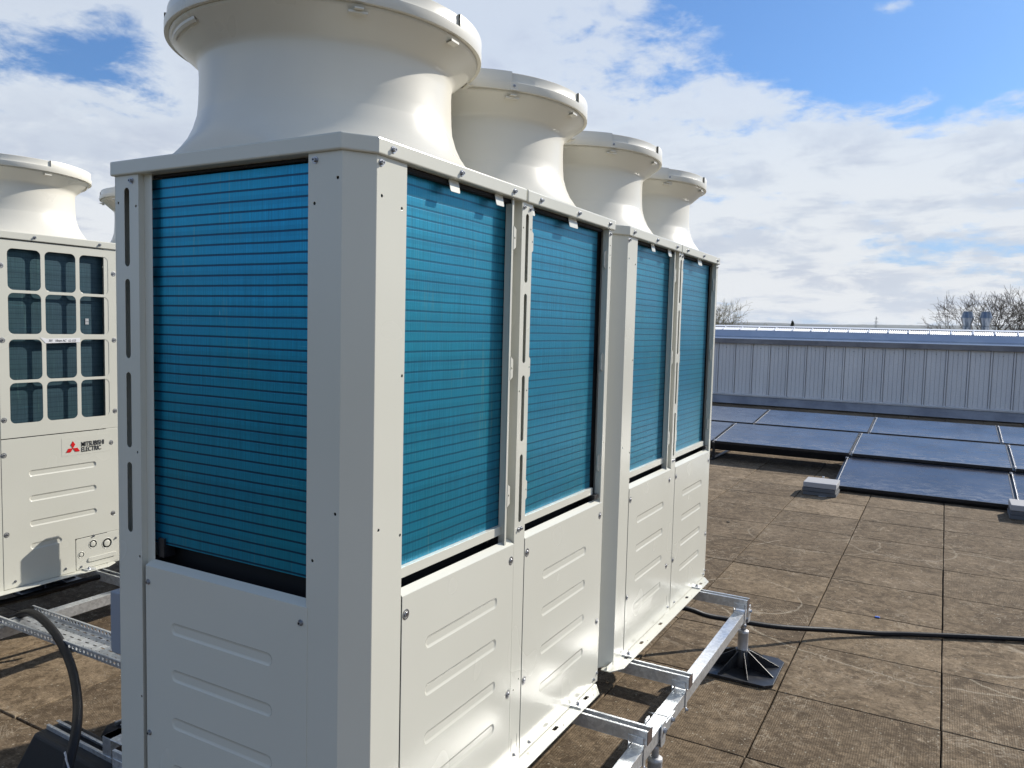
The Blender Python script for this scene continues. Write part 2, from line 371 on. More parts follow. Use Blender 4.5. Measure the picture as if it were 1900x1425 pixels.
def copy_tree(o, parent=None):
    c = o.copy(); C.objects.link(c); c.parent = parent
    for ch in list(o.children): copy_tree(ch, c)
    return c
def rr(u0_, u1_, v0, v1, r_, n=5):
    """rounded rectangle loop"""
    pts = []
    for cx, cy, a in ((u1_-r_, v1-r_, 0), (u0_+r_, v1-r_, 90), (u0_+r_, v0+r_, 180), (u1_-r_, v0+r_, 270)):
        for i in range(n+1):
            t = R(a+90*i/n); pts.append((cx+r_*math.cos(t), cy+r_*math.sin(t)))
    return pts
def circ(u, v, r_, n=10): return [(u+r_*math.cos(2*math.pi*i/n), v+r_*math.sin(2*math.pi*i/n)) for i in range(n)]
def rect(u0_, u1_, v0, v1): return [(u0_, v0), (u1_, v0), (u1_, v1), (u0_, v1)]
def XF(x): return lambda u, v: (x, u, v)        # plane of constant X (u = Y, v = Z)
def YF(y): return lambda u, v: (u, y, v)        # plane of constant Y (u = X, v = Z)
def ZF_(z): return lambda u, v: (u, v, z)

# one bolt mesh, head up +Z
mb = MB(); mb.cyl((0,0,0), (0,0,.0016), .0082, n=20); mb.cyl((0,0,.0016), (0,0,.0078), .0056, .0050, n=6, smooth=False); mb.mi = 1; mb.cyl((0,0,.0078), (0,0,.0080), .0026, n=8)
bo = mb.build('bolt', [STEEL, BLACKIN]); BOLT = bo.data; bpy.data.objects.remove(bo)
mb = MB(); mb.lathe([(.0135, .0003), (.0115, -.0002+.0012), (.0095, .0004)], 20, closed=False); mb.cyl((0,0,0), (0,0,.0034), .0075, .0062, n=16); mb.mi = 1; mb.cyl((0,0,.0034), (0,0,.0036), .0025, n=8)
bo = mb.build('screw', [STEEL, BLACKIN]); SCREW = bo.data; bpy.data.objects.remove(bo)
def bolt(p, axis, parent, me=None, name='bolt', sc=1.0):
    o = bpy.data.objects.new(name, me or BOLT); C.objects.link(o); o.parent = parent; o.location = p
    o.rotation_euler = {'+X': (0, R(90), 0), '-X': (0, R(-90), 0), '-Y': (R(90), 0, 0), '+Y': (R(-90), 0, 0), '+Z': (0,0,0)}[axis]
    o.scale = (sc*.86,)*3
    return o

# ------------------------------------------------------------------ heat pump unit  (X -0.721..0, Y 0..1.24, Z 0..1.51)
D, L, e, ZT, ZC, ZP = .7214, 1.24, .0078, 1.5113, 1.4793, .604
TH = .0016
CO = '0'
def emboss(m, u0_, u1_, v, fa, fb, h=.0095):
    """pressed bar: outer loop on the sheet, inner loop raised"""
    a = rr(u0_, u1_, v-.0135, v+.0135, .013, 5); b_ = rr(u0_+.006, u1_-.006, v-.0078, v+.0078, .0073, 5)
    A = [m.bm.verts.new(fa(*p)) for p in a]; B = [m.bm.verts.new(fb(*p)) for p in b_]
    n = len(A)
    for i in range(n):
        f = m.bm.faces.new((A[i], A[(i+1) % n], B[(i+1) % n], B[i])); f.smooth = True
    m.bm.faces.new(B)
def make_unit():
    u = empty('heat_pump_unit')
    # black core painted as the shade inside slots and gaps
    m = MB(); m.box(-D+.075, -.075, .075, L-.06, .56, ZC-.01); m.box(-D+.075, -.043, 1.1865, L-.0120, .56, ZC-.002); m.prism([[(-D+.02, .02), (-.06, .02), (-.02, .075), (-.02, L-.02), (-D+.02, L-.02)]], ZF_(.012), ZF_(.59)); m.build('shade_core', BLACKIN, u)
    # chamfered corner post, near end / open long side
    prof = [(-.128, e), (-.0445, e), (-e, .0625), (-e, .1555)]
    m = MB()
    hol = {0: [(-.112, 1.386), (-.112, .70), (-.055, 1.43), (-.055, .80), (-.112, .25)], 2: [(.078, 1.405), (.140, 1.39), (.080, .76), (.149, .735), (.148, 1.06)]}
    m.prism([rect(-.128, -.0445, .0, ZC)]+[circ(a, b_, .0032) for a, b_ in hol[0]], YF(e), YF(e+TH))
    m.prism([rect(.0625, .1555, .0, ZC)]+[circ(a, b_, .0032) for a, b_ in hol[2]], XF(-e), XF(-e-TH))
    a, b_ = Vector((-.0445, e)), Vector((-e, .0625)); nrm = Vector((-(b_-a).y, (b_-a).x)).normalized()*TH
    m.prism([[(0, 0), (1, 0), (1, ZC), (0, ZC)]], lambda t, z: ((a.lerp(b_, t)).x, (a.lerp(b_, t)).y, z), lambda t, z: ((a.lerp(b_, t)+nrm).x, (a.lerp(b_, t)+nrm).y, z))
    m.box(-.128, -.128+TH, e+TH, e+.024, .0, ZC); m.box(-e-.024, -e-TH, .1555-TH, .1555, .0, ZC)
    post = m.build('corner_post', PAINT, u, bevel=.0006)
    bolt((-.110, e, 1.466), '-Y', post); bolt((-e, .075, 1.466), '+X', post)
    # slotted posts
    def slotted_end():
        m = MB(); X0, X1 = -D+e, -.632
        holes = [rr(-.682, -.664, z0, z1, .0088, 5) for z0, z1 in ((1.278, 1.452), (1.072, 1.250), (.868, 1.040), (.672, .834))]
        holes += [circ(-.703, 1.42, .003), circ(-.641, 1.41, .003), circ(-.644, .86, .003), circ(-.638, .29, .003), circ(-.64, .62, .003)]
        m.prism([rect(X0, X1, .0, ZC)]+holes, YF(e), YF(e+TH))
        m.box(X1-TH, X1, e+TH, e+.016, .0, ZC); m.box(X1, X1+.026, e+.0145, e+.016, .60, ZC); m.box(X0, X0+TH, e+TH, e+.06, .0, ZC)
        p = m.build('slotted_post', PAINT, u, bevel=.0005); bolt((-.655, e, 1.466), '-Y', p)
        m = MB(); m.cyl((-.675, e+.012, 1.434), (-.675, e+.0135, 1.434), .0028, n=10); m.build('sticker_dot', DOT, p); m = MB(); m.cyl((-.671, e+.012, 1.402), (-.671, e+.0135, 1.402), .0028, n=10); m.build('sticker_dot', DOT, p)
    slotted_end()
    def slotted_side():
        m = MB(); Y0, Y1 = .6325, .6885
        holes = [rr(.6525, .6685, z0, z1, .0078, 5) for z0, z1 in ((1.278, 1.452), (1.072, 1.250), (.868, 1.040), (.655, .834))]
        holes += [circ(Y0+.008, 1.415, .0026), circ(Y1-.008, 1.415, .0026), circ(Y0+.008, 1.0, .0026), circ(Y1-.008, 1.0, .0026), circ(.648, .205, .0026), circ(.676, .225, .0026)]
        m.prism([rect(Y0, Y1, .0, ZC)]+holes, XF(-e), XF(-e-TH))
        m.box(-e-.027, -e-TH, Y0, Y0+TH, .600, ZC); m.box(-e-.0285, -e-.027, Y0-.034, Y0+TH, .606, ZC); m.box(-e-.027, -e-.006, Y0-.036, Y0-.0345, .606, ZC); m.box(-e-.006, -e-.0045, Y0-.043, Y0-.0345, .606, ZC)
        m.box(-e-.027, -e-TH, Y1-TH, Y1, .600, ZC)
        for z in (1.385, 1.060, .735):      # hinge-like ears either side
            m.prism([[(Y0-.035, z-.030), (Y0-.022, z-.022), (Y0-.022, z+.022), (Y0-.035, z+.030)], circ(Y0-.029, z, .003)], XF(-e-.0035), XF(-e-.005))
            m.prism([[(Y1, z-.030), (Y1+.011, z-.022), (Y1+.011, z+.022), (Y1, z+.030)], circ(Y1+.0055, z, .003)], XF(-e-.002), XF(-e-.002-TH))
        m.prism([rr(.643, .647, .035, .075, .0019, 2)], XF(-e+.0006), XF(-e+.0001), mi=0); m.prism([rr(.674, .678, .035, .075, .0019, 2)], XF(-e+.0006), XF(-e+.0001))
        p = m.build('slotted_post', PAINT, u, bevel=.0005)
        for y, z in ((.643, 1.466), (.677, 1.466), (.6535, .637), (.668, .637), (.660, .022)): bolt((-e, y, z), '+X', p, sc=.8)
    slotted_side()
    # far end post, open long side
    m = MB(); Y0, Y1 = 1.2055, L-e
    m.prism([rect(Y0, Y1, .0, ZC)]+[circ(1.219, z, .0024) for z in (1.40, 1.43, .80, 1.36, .33, .10)], XF(-e), XF(-e-TH)); m.box(-e-.020, -e-TH, Y0, Y0+TH, .6, ZC)
    for z in (1.385, 1.060, .735): m.prism([[(Y0-.014, z-.022), (Y0, z-.030), (Y0, z+.030), (Y0-.014, z+.022)], circ(Y0-.007, z, .003)], XF(-e-.008), XF(-e-.0095))
    p = m.build('end_post', PAINT, u, bevel=.0005); bolt((-e, 1.219, 1.466), '+X', p, sc=.8); bolt((-e, 1.222, .03), '+X', p, sc=.8)
    # far end sheet + hidden front corner posts
    m = MB(); m.box(-D+e, -e, L-e-TH, L-e, .0, ZC); m.build('end_panel', PAINT, u)
    m = MB()
    for y0_, y1_ in ((e, .0075), (.5315, .5845), (1.2285, L-e)): m.box(-D+e, -D+e+TH, y0_, y1_, .0, ZC)
    m.build('front_post', PAINT, u)
    # roof caps
    def cap(loop, holes=None):
        m = MB(); m.prism([loop], ZF_(ZT), ZF_(ZC)); o = m.build('top_cap', PAINT, u, bevel=.0035, seg=3); return o
    Y1 = .641
    c1 = cap([(-D, 0), (-.0413, 0), (0, .0585), (0, Y1), (-D, Y1)]); c2 = cap([(-D, .648), (0, .648), (0, L), (-D, L)])
    m = MB(); m.box(-D+.02, -.006, .636, .652, ZC+.003, ZT-.005); m.build('cap_joint', PAINT, u)
    for y in (.101, .340, .577): bolt((0, y, 1.4945), '+X', c1)
    for y in (.721, .959, 1.192): bolt((0, y, 1.4945), '+X', c2)
    for y in (.09, .38, .60): bolt((-D, y, 1.4945), '-X', c1)
    for y in (.68, .93, 1.20): bolt((-D, y, 1.4945), '-X', c2)
    m = MB()
    m.box(-.036, -.020, .1555, .600, ZC-.010, ZC-.0015); m.box(-.036, -.020, .6885, 1.180, ZC-.010, ZC-.0015); m.box(-.61, -.128, e+.022, e+.027, ZC-.007, ZC-.0015)
    m.build('cap_shade_strip', BLACKIN, u)  # black strips painted as the shaded gap below the caps
    for y0_, y1_ in ((.313, .351), (.508, .545), (.672, .706), (.918, .975)):
        m = MB(); m.prism([rr(y0_, y1_, 1.4525, 1.4795, .004, 3)], lambda a_, b_: (-e-.002-(b_-1.4525)*.20, a_, b_), lambda a_, b_: (-e-.0036-(b_-1.4525)*.20, a_, b_)); m.build('retaining_tab', PAINT, u, bevel=.0004)
    # coils
    def coil(name, x0, x1, y0_, y1_, z0, z1, mt=COIL):
        m = MB(); m.box(x0, x1, y0_, y1_, z0, z1); return m.build(name, mt, u)
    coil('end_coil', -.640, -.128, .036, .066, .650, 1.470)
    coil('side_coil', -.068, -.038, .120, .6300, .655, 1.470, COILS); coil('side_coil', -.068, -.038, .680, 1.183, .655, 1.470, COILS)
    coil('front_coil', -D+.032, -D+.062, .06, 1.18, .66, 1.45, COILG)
    m = MB(); m.box(-.045, -.0262, .150, .6190, .633, .6555); m.box(-.045, -.0262, .690, 1.183, .633, .6555); m.build('coil_sill', PAINT, u, bevel=.001)
    m = MB(); m.box(-.07, -.012, 1.165, 1.20, .620, .634); m.build('drain_clip', BPLAST, u, bevel=.001)
    m = MB(); m.box(-.605, -.585, .030, .06, .62, .664); m.build('drain_clip', BPLAST, u, bevel=.001)
    # lower panels
    def lower(axis, u0_, u1_, e0, e1, name='lower_panel', zs=(.475, .368, .258, .148), zb=.004):
        m = MB()
        fo = (lambda d: XF(-e+d)) if axis == '+X' else (lambda d: YF(e-d))
        o0 = .0012
        hl = [rr(e0, e1, z-.0135, z+.0135, .013, 5) for z in zs]
        m.prism([rect(u0_, u1_, zb, ZP)]+hl, fo(o0), fo(o0-TH))
        for z in zs: emboss(m, e0, e1, z, fo(o0), fo(o0-.0024))
        # folded-back top lip
        A = [fo(o0)(u0_, ZP), fo(o0)(u1_, ZP), fo(-.016)(u1_-.004, ZP+.011), fo(-.016)(u0_+.004, ZP+.011)]
        m.face(A); m.face([fo(-.016)(u0_+.004, ZP+.011), fo(-.016)(u1_-.004, ZP+.011), fo(-.016)(u1_-.004, ZP-.02), fo(-.016)(u0_+.004, ZP-.02)])
        return m.build(name, PAINT, u, bevel=.0006, recalc=True)
    p = lower('-Y', -.6175, -.1235, -.530, -.219)
    for x, z in ((-.608, .567), (-.140, .571), (-.608, .213), (-.140, .213)): bolt((x, e-.0012, z), '-Y', p, sc=.9)
    p = lower('+X', .158, .630, .243, .549)
    for y, z in ((.171, .563), (.616, .563), (.616, .208), (.171, .208)): bolt((-e+.0012, y, z), '+X', p, SCREW, 'screw')
    p = lower('+X', .6905, 1.2170, .800, 1.098)
    for y, z in ((.704, .563), (1.203, .563), (1.205, .210), (.704, .210)): bolt((-e+.0012, y, z), '+X', p, SCREW, 'screw')
    for y in (.745, 1.195): bolt((-e+.0012, y, .018), '+X', p, sc=.8)
    # base flange
    m = MB()
    hl = [rr(-.001+.004, .012+.004, y-.014, y+.014, .0055, 3) for y in (.30, .52, .88, 1.10, .145)] + [circ(.022, y, .003, 8) for y in (.33, .91, 1.13)]
    m.prism([[(-.03, .004), (.004, .004), (.034, .055), (.034, 1.150), (.0, 1.205), (-.03, 1.205)]]+hl, ZF_(.0005), ZF_(-.0025))
    m.box(-.012, -.0095, .01, 1.23, -.0025, .012)
    m.build('base_flange', PAINT, u, bevel=.0004); m = MB()
    m.prism([[(-D+.03, .035), (-D-.004, .035), (-D-.034, .09), (-D-.034, 1.185), (-D, 1.236), (-D+.03, 1.236)]], ZF_(.0005), ZF_(-.0025))
    m.box(-D+.0095, -D+.012, .01, 1.23, -.0025, .03)
    m.build('base_flange', PAINT, u, bevel=.0004)
    for y in (.168, 1.04, ):
        for x, s in ((.008, 1), (-D-.008, -1)):
            m = MB(); m.box(x-.021, x+.021, y-.021, y+.021, .0008, .0058); pl_ = m.build('clamp_washer', GALV, u, bevel=.0008); bolt((x, y, .0058), '+Z', pl_, sc=1.1)
    # front (service) side: grille panels and covers, facing -X
    fo = lambda d: XF(-D+e-d)
    for y0_, y1_, first in ((.606, 1.182, False), (.055, .542, True)):
        pass
    # right-hand panel once the unit is turned round (local Y .010...0.53), the one the photo shows
    for a0_, a1_ in ((.008, .530), (.586, 1.228)):
        m = MB(); W = a1_-a0_
        gx = [a0_+.040+i*(W-.062)/3 for i in range(3)]; gw = (W-.062)/3-.018
        holes = []
        for x in gx:
            for z0 in (.707, .891, 1.0855, 1.2695): holes.append(rr(x, x+gw, z0, z0+.1715, .022, 5))
        m.prism([rect(a0_, a1_, .647, ZC-.004)]+holes, fo(.0012), fo(-.001))
        gp = m.build('grille_panel', PAINT, u, bevel=.0008)
        for y in (a0_+.014, a1_-.014):
            for z in (1.367, 1.059, .725): bolt((-D+e-.0012, y, z), '-X', gp, SCREW, 'screw')
        m = MB(); zs = (.485, .375, .265)
        hl = [rr(a0_+.11, a1_-.11, z-.0135, z+.0135, .013, 5) for z in zs]
        small = a0_ < .1
        lo = [(a0_, .004), (a1_, .004), (a1_, .643), (a0_, .643)]
        if small: lo = [(a0_+.214, .004), (a1_, .004), (a1_, .643), (a0_, .643), (a0_, .153), (a0_+.214, .153)]
        m.prism([lo]+hl+[rr(a0_+.275, a1_-.11, .165-.0135, .165+.0135, .013, 5)], fo(.0012), fo(-.001))
        for z in zs: emboss(m, a0_+.11, a1_-.11, z, fo(.0012), fo(-.0022))
        emboss(m, a0_+.275, a1_-.11, .165, fo(.0012), fo(-.0022))
        lp = m.build('lower_cover', PAINT, u, bevel=.0006)
        for y, z in ((a0_+.036, .577), (a1_-.010, .577), (a0_+.030, .238), (a1_-.014, .238)): bolt((-D+e-.0012, y, z), '-X', lp, SCREW, 'screw')
        bolt((-D+e-.0012, a1_-.045, .030), '-X', lp, sc=.8); bolt((-D+e-.0012, a0_+.26, .028), '-X', lp, sc=.8)
        if small:
            m = MB(); m.prism([rr(a0_+.002, a0_+.211, .006, .150, .006, 3)], fo(.0012), fo(-.001))
            for cy, cz, r_ in ((.066, .100, .0245), (.135, .112, .0195), (.192, .074, .0145)):
                m.lathe([(r_+.0015, .0), (r_, -.0016), (r_-.0015, .0), (r_*.62, 0), (r_*.57, -.0012), (.0005, -.0012)], 28, c=(-D+e-.0012, cy+.004, cz), axis='X')
            m.prism([rr(.025, .165, .032, .052, .0098, 4)], fo(.0052), fo(.001))
            kp = m.build('knockout_cover', PAINT, u, bevel=.0007)
            for y, z in ((.135, .150), (.026, .115), (.196, .018)): bolt((-D+e-.0012, y, z), '-X', kp, sc=.8)
    # fan shrouds
    prof = [(.352, ZT-.001), (.345, ZT+.004), (.331, 1.531), (.3135, 1.555), (.3010, 1.581), (.2925, 1.609), (.2912, 1.613), (.2885, 1.640), (.2872, 1.670), (.2866, 1.700), (.2875, 1.722), (.2905, 1.731), (.2975, 1.738), (.320, 1.757), (.3425, 1.7765), (.3475, 1.781)]
    inner = [(.338, 1.800), (.338, 1.786), (.282, 1.728), (.280, 1.66), (.285, 1.6), (.30, 1.56)]
    for fy in (.321, .935):
        m = MB(); m.lathe(prof+inner, 128)
        ylo, yhi = (.005, .6445) if fy < .5 else (.6445, L-.005)
        for v in m.bm.verts:
            if v.co.z < 1.66:
                v.co.x = max(-D+.005+.365, min(-.005+.365, v.co.x)); v.co.y = max(ylo-fy, min(yhi-fy, v.co.y))
        sh = m.build('fan_shroud', SHROUD, u, loc=(-.365, fy, 0))
        # rim ring: lower band and recessed upper band, in separate mesh
        m = MB(); m.lathe([(.346, 1.783), (.3565, 1.783), (.3570, 1.784), (.3570, 1.8035), (.3560, 1.8045), (.3515, 1.8045), (.3510, 1.8055), (.3510, 1.8285), (.3495, 1.8300), (.340, 1.8300), (.338, 1.828), (.338, 1.787), (.3395, 1.786)], 128, closed=True)
        # seams: raised thick section of the upper band between two azimuths
        for a_, w_ in ((2.5, 3), (92.5, 3), (182.5, 3), (-87.5, 3)):
            m.lathe([(.3500, 1.8040), (.3566, 1.8040), (.3566, 1.8300), (.3560, 1.8310), (.3500, 1.8310)], 36, a0=R(a_), a1=R(a_+48), closed=True)
        rim = m.build('rim_ring', SHROUD, sh); es = rim.modifiers.new('split', 'EDGE_SPLIT'); es.split_angle = R(35)
        for a_ in (-38.5, 51.5, 141.5):
            ca, sa = math.cos(R(a_)), math.sin(R(a_))
            m = MB(); m.box(.3560, .3576, -.011, .011, 1.7835, 1.8050); m.box(.338, .3575, -.009, .009, 1.7700, 1.7730); m.box(.336, .347, -.019, .019, 1.7650, 1.7695)
            cl_ = m.build('rim_clip', SHROUD, sh, bevel=.0006); cl_.rotation_euler = (0, 0, R(a_))
            bolt((.3576, 0, 1.7945), '+X', cl_, sc=.55)
        for a_ in (1, 91, 181):
            m = MB(); m.lathe([(.337, 1.7655), (.351, 1.7685), (.351, 1.7730), (.337, 1.7700)], 5, a0=R(a_-2.4), a1=R(a_+2.4), closed=True, smooth=False); m.build('rim_lug', SHROUD, sh)
        m = MB(); m.lathe([(.334, 1.7640), (.339, 1.7680), (.340, 1.7730), (.334, 1.7690)], 14, a0=R(-126), a1=R(-99), closed=True, smooth=False); m.build('moulded_ridge', SHROUD, sh)
        # protective guard and fan inside the mouth
        m = MB()
        for rg in (.05, .11, .17, .23): m.lathe([(rg, 1.700), (rg+.002, 1.702), (rg, 1.704), (rg-.002, 1.702)], 40, closed=True)
        for k in range(8): m.cyl((.04*math.cos(k*math.pi/4), .04*math.sin(k*math.pi/4), 1.702), (.283*math.cos(k*math.pi/4), .283*math.sin(k*math.pi/4), 1.702), .002, n=5)
        m.cyl((0,0,1.60), (0,0,1.66), .06, n=24)
        for k in range(4):
            a_ = k*math.pi/2; c_, s_ = math.cos(a_), math.sin(a_)
            P = lambda r_, t, z: (r_*math.cos(a_+t), r_*math.sin(a_+t), z)
            m.face([P(.055, -.5, 1.61), P(.27, -.35, 1.60), P(.27, .35, 1.65), P(.055, .5, 1.655)])
        m.build('fan', BLACKIN, sh, recalc=False)
    return u
unitA = make_unit()
tag(unitA, 'large cream heat pump unit nearest the viewer with blue finned coil on its end', 'heat pump', 'rooftop heat pump units')
unitB = copy_tree(unitA); unitB.location = (0, 1.3107, 0)
tag(unitB, 'cream heat pump unit just behind the nearest one, at the far end of its row', 'heat pump')
XL = -2.462            # face of the second row
unitC = copy_tree(unitA); unitC.rotation_euler = (0, 0, math.pi); unitC.location = (XL-D, 1.185, 0)
tag(unitC, 'cream heat pump unit at left edge with square grilles and red logo', 'heat pump')
unitD = copy_tree(unitC); unitD.location = (XL-D, 2.685, 0)
tag(unitD, 'cream heat pump unit behind the grilled one, only a shroud showing beside the slotted post', 'heat pump')

# logo plate, handwritten tape, torn label on unit C  (world coordinates, facing +X)
inv = unitC.matrix_world
def on_c(o):
    o.parent = unitC
    M = Matrix.Translation(unitC.location) @ Matrix.Rotation(math.pi, 4, 'Z')
    o.matrix_parent_inverse = M.inverted()
    return o
XP = XL-e+.0012
m = MB(); m.prism([rr(.908, 1.138, .539, .621, .002, 2)], XF(XP+.0005), XF(XP+.0001)); lg = on_c(m.build('logo_plate', PAINT))
def rhomb(m, pts): m.prism([pts], XF(XP+.0022), XF(XP+.0012))
m = MB()
cx, cz, s = .9585, .5725, .0175
h3 = s*math.sqrt(3)
rhomb(m, [(cx, cz), (cx+s/1.0*.58, cz+h3*.52), (cx, cz+h3*1.04), (cx-s*.58, cz+h3*.52)])
rhomb(m, [(cx, cz), (cx+s*1.18, cz+.0), (cx+s*1.80, cz-h3*.56), (cx+s*.62, cz-h3*.56)])
rhomb(m, [(cx, cz), (cx-s*1.18, cz+.0), (cx-s*1.80, cz-h3*.56), (cx-s*.62, cz-h3*.56)])
o = on_c(m.build('three_diamond_emblem', RED)); 
def text(name, body, size, loc, mt, M3=None, parent=None, ext=.0003, sx=1.0, shear=0.0, bold=0.0):
    c = bpy.data.curves.new(name, 'FONT'); c.body = body; c.size = size; c.extrude = ext; c.shear = shear; c.offset = bold; c.resolution_u = 3
    o = bpy.data.objects.new(name, c); C.objects.link(o)
    me = bpy.data.meshes.new_from_object(o.evaluated_get(bpy.context.evaluated_depsgraph_get())); bpy.data.objects.remove(o)
    me.materials.clear(); me.materials.append(mt)
    o = bpy.data.objects.new(name, me); C.objects.link(o)
    rot = (M3 or Matrix(((0, 0, 1), (1, 0, 0), (0, 1, 0)))).to_4x4()
    me.transform(rot @ Matrix.Diagonal((sx, 1, 1, 1))); o.location = loc
    return o
for body, z in (('MITSUBISHI', .5755), ('ELECTRIC', .5515)):
    t_ = text('lettering', body, .0300, (XP+.0016, .9965, z), INK, sx=.73 if body[0] == 'M' else .73, bold=.0004); on_c(t_)
m = MB(); m.prism([[(.822, 1.072), (.846, 1.046), (.999, 1.050), (1.0, 1.0695), (.85, 1.066)]], XF(XP+.0010), XF(XP+.0002)); tape = on_c(m.build('paper_tape', WHITE))
on_c(text('lettering', '301   10mm AC   LL-153', .0145, (XP+.0013, .858, 1.0525), INK, shear=.3, sx=.82))
m = MB(); m.box(XL-.0325, XL-.0300, 1.040, 1.056, 1.130, 1.142); m.box(XL-.0325, XL-.0300, 1.040, 1.056, 1.1435, 1.157); on_c(m.build('foil_sticker', ALU))

# ------------------------------------------------------------------ galvanised support frames
def channel(x0, x1, y, z0, w_=.041, h=.041, t=.0022, mb_=None, axis='X'):
    """slotted strut channel open upwards, running along X"""
    m = mb_ or MB(); y0_, y1_ = y-w_/2, y+w_/2
    B = (lambda a0_, a1_, b0, b1, c0, c1: m.box(a0_, a1_, b0, b1, c0, c1)) if axis == 'X' else (lambda a0_, a1_, b0, b1, c0, c1: m.box(b0, b1, a0_, a1_, c0, c1))
    B(x0, x1, y0_, y1_, z0, z0+t); B(x0, x1, y0_, y0_+t, z0+t, z0+h); B(x0, x1, y1_-t, y1_, z0+t, z0+h)
    B(x0, x1, y0_+t, y0_+t+.007, z0+h-t, z0+h); B(x0, x1, y1_-t-.007, y1_-t, z0+h-t, z0+h)
    return m
def make_frame():
    f = empty('support_frame')
    XR, XB = .213, -D-.213
    for y in (.168, 1.030, 1.448, 2.332):
        m = channel(XB-.032, .245, y, -.0455); s = m.build('cross_channel', GALV, f, bevel=.0006)
        for xa_ in (.2450, XB-.0340): m = MB(); m.prism([rect(y-.0203, y+.0203, -.0453, -.0048)], XF(xa_), XF(xa_+.0018)); m.build('open_end_shade', OPENEND, s)  # brown plate stands in for the dark inside of the channel
        for xr in (XR, XB):
            m = MB(); m.box(xr-.0235, xr+.0215, y-.0235, y-.0212, -.0475, -.024)       # saddle tab
            m.box(xr+.0225, xr+.0247, y-.0235, y-.0060, -.130, -.024); m.box(xr-.0265, xr-.0240, y-.0235, y-.0060, -.125, -.024)
            m.box(xr-.0262, xr+.0245, y-.022, y-.008, -.112, -.1085)
            cl_ = m.build('beam_clamp', GALV, f, bevel=.001); bolt((xr+.0247, y-.0145, -.120), '+X', cl_, sc=1.1)
    for xr in (XR, XB):
        for y0_, y1_ in ((-.02, 1.2340), (1.2385, 2.375)):
            m = MB(); m.box(xr-.0215, xr+.0215, y0_, y1_, -.104, -.0605)
            m.mi = 1; m.box(xr-.018, xr+.018, y1_-.0002, y1_+.0004, -.1, -.064); m.box(xr-.018, xr+.018, y0_-.0004, y0_+.0002, -.1, -.064)
            m.build('rail', [GALV, BLACKIN], f, bevel=.0022)
        for s in (1, -1):      # splice plates
            x = xr+s*.0245; m = MB(); m.box(x-.002, x+.002, 1.165, 1.300, -.098, -.066); sp = m.build('splice_plate', GALV, f, bevel=.001)
            for y in (1.185, 1.270):
                if s > 0: bolt((x+.002, y, -.082), '+X', sp, sc=1.35)
                else:
                    m = MB(); m.cyl((x+.001, y, -.082), (x-.028, y, -.082), .0042, n=10); m.cyl((x-.002, y, -.082), (x-.008, y, -.082), .0085, n=6, smooth=False); m.build('threaded_stud', STEEL, sp)
        for py in (1.172, 2.383):
            pd = MB()
            pd.cyl((xr+.006, py, -.165), (xr+.006, py, -.112), .0115, n=20)
            pd.cyl((xr+.006, py, -.110), (xr+.006, py, -.118), .020, n=6, smooth=False)
            p = pd.build('pedestal', PIPEG, f)
            m = MB(); m.lathe([(.0, -.163), (.015, -.163), (.0235, -.168), (.0240, -.178), (.0228, -.181), (.0228, -.255), (.026, -.262), (.0, -.262)], 28, c=(xr+.006, py, 0)); m.build('collar', PIPEG, p)
            m = MB()
            for s in (-1, 1): m.prism([rr(py-.015, py+.028, -.125, -.050, .010, 4)], XF(xr+s*.0265-.0018), XF(xr+s*.0265+.0018))
            m.box(xr-.026, xr+.026, py-.012, py+.024, -.125, -.1215); fk = m.build('fork_head', GALV, p, bevel=.0008)
            bolt((xr+.0285, py+.012, -.078), '+X', fk, sc=1.3)
            # spider foot
            m = MB(); a_, ch, cx_, cy_ = .165, .032, xr+.002, py-.003
            oc_ = [(cx_-a_+ch, cy_-a_), (cx_+a_-ch, cy_-a_), (cx_+a_, cy_-a_+ch), (cx_+a_, cy_+a_-ch), (cx_+a_-ch, cy_+a_), (cx_-a_+ch, cy_+a_), (cx_-a_, cy_+a_-ch), (cx_-a_, cy_-a_+ch)]
            m.prism([oc_], ZF_(ZF+.0145), ZF_(ZF+.003))
            m.cyl((xr+.006, py, ZF+.0145), (xr+.006, py, -.252), .045, .031, n=20)
            for k in range(8):
                an = k*math.pi/4+R(22.5); r_ = a_*.93/max(abs(math.cos(an)), abs(math.sin(an))); d = Vector((math.cos(an), math.sin(an), 0)); n_ = Vector((-d.y, d.x, 0))*.0022
                q0 = Vector((xr+.006, py, 0))+d*.028; q1 = Vector((cx_, cy_, 0))+d*r_
                P = [(q0.x, q0.y, ZF+.0140), (q1.x, q1.y, ZF+.0140), (q1.x, q1.y, ZF+.018), (q0.x, q0.y, -.253)]
                A = [m.bm.verts.new((x+n_.x, y+n_.y, z)) for x, y, z in P]; B = [m.bm.verts.new((x-n_.x, y-n_.y, z)) for x, y, z in P]
                m.bm.faces.new(A); m.bm.faces.new(B[::-1])
                for i in range(4): m.bm.faces.new((A[i], A[(i+1) % 4], B[(i+1) % 4], B[i]))
            m.build('spider_foot', BPLAST, p, bevel=.001)
    return f
frA = make_frame(); tag(frA, 'galvanised channel frame on black ribbed feet carrying the front row, edging the paving', 'support frame', 'steel frames under the units')
frC = copy_tree(frA); frC.rotation_euler = (0, 0, math.pi); frC.location = (XL-D, 2.50, 0)
tag(frC, 'galvanised frame carrying the second row, beside the perforated cable tray at left', 'support frame')

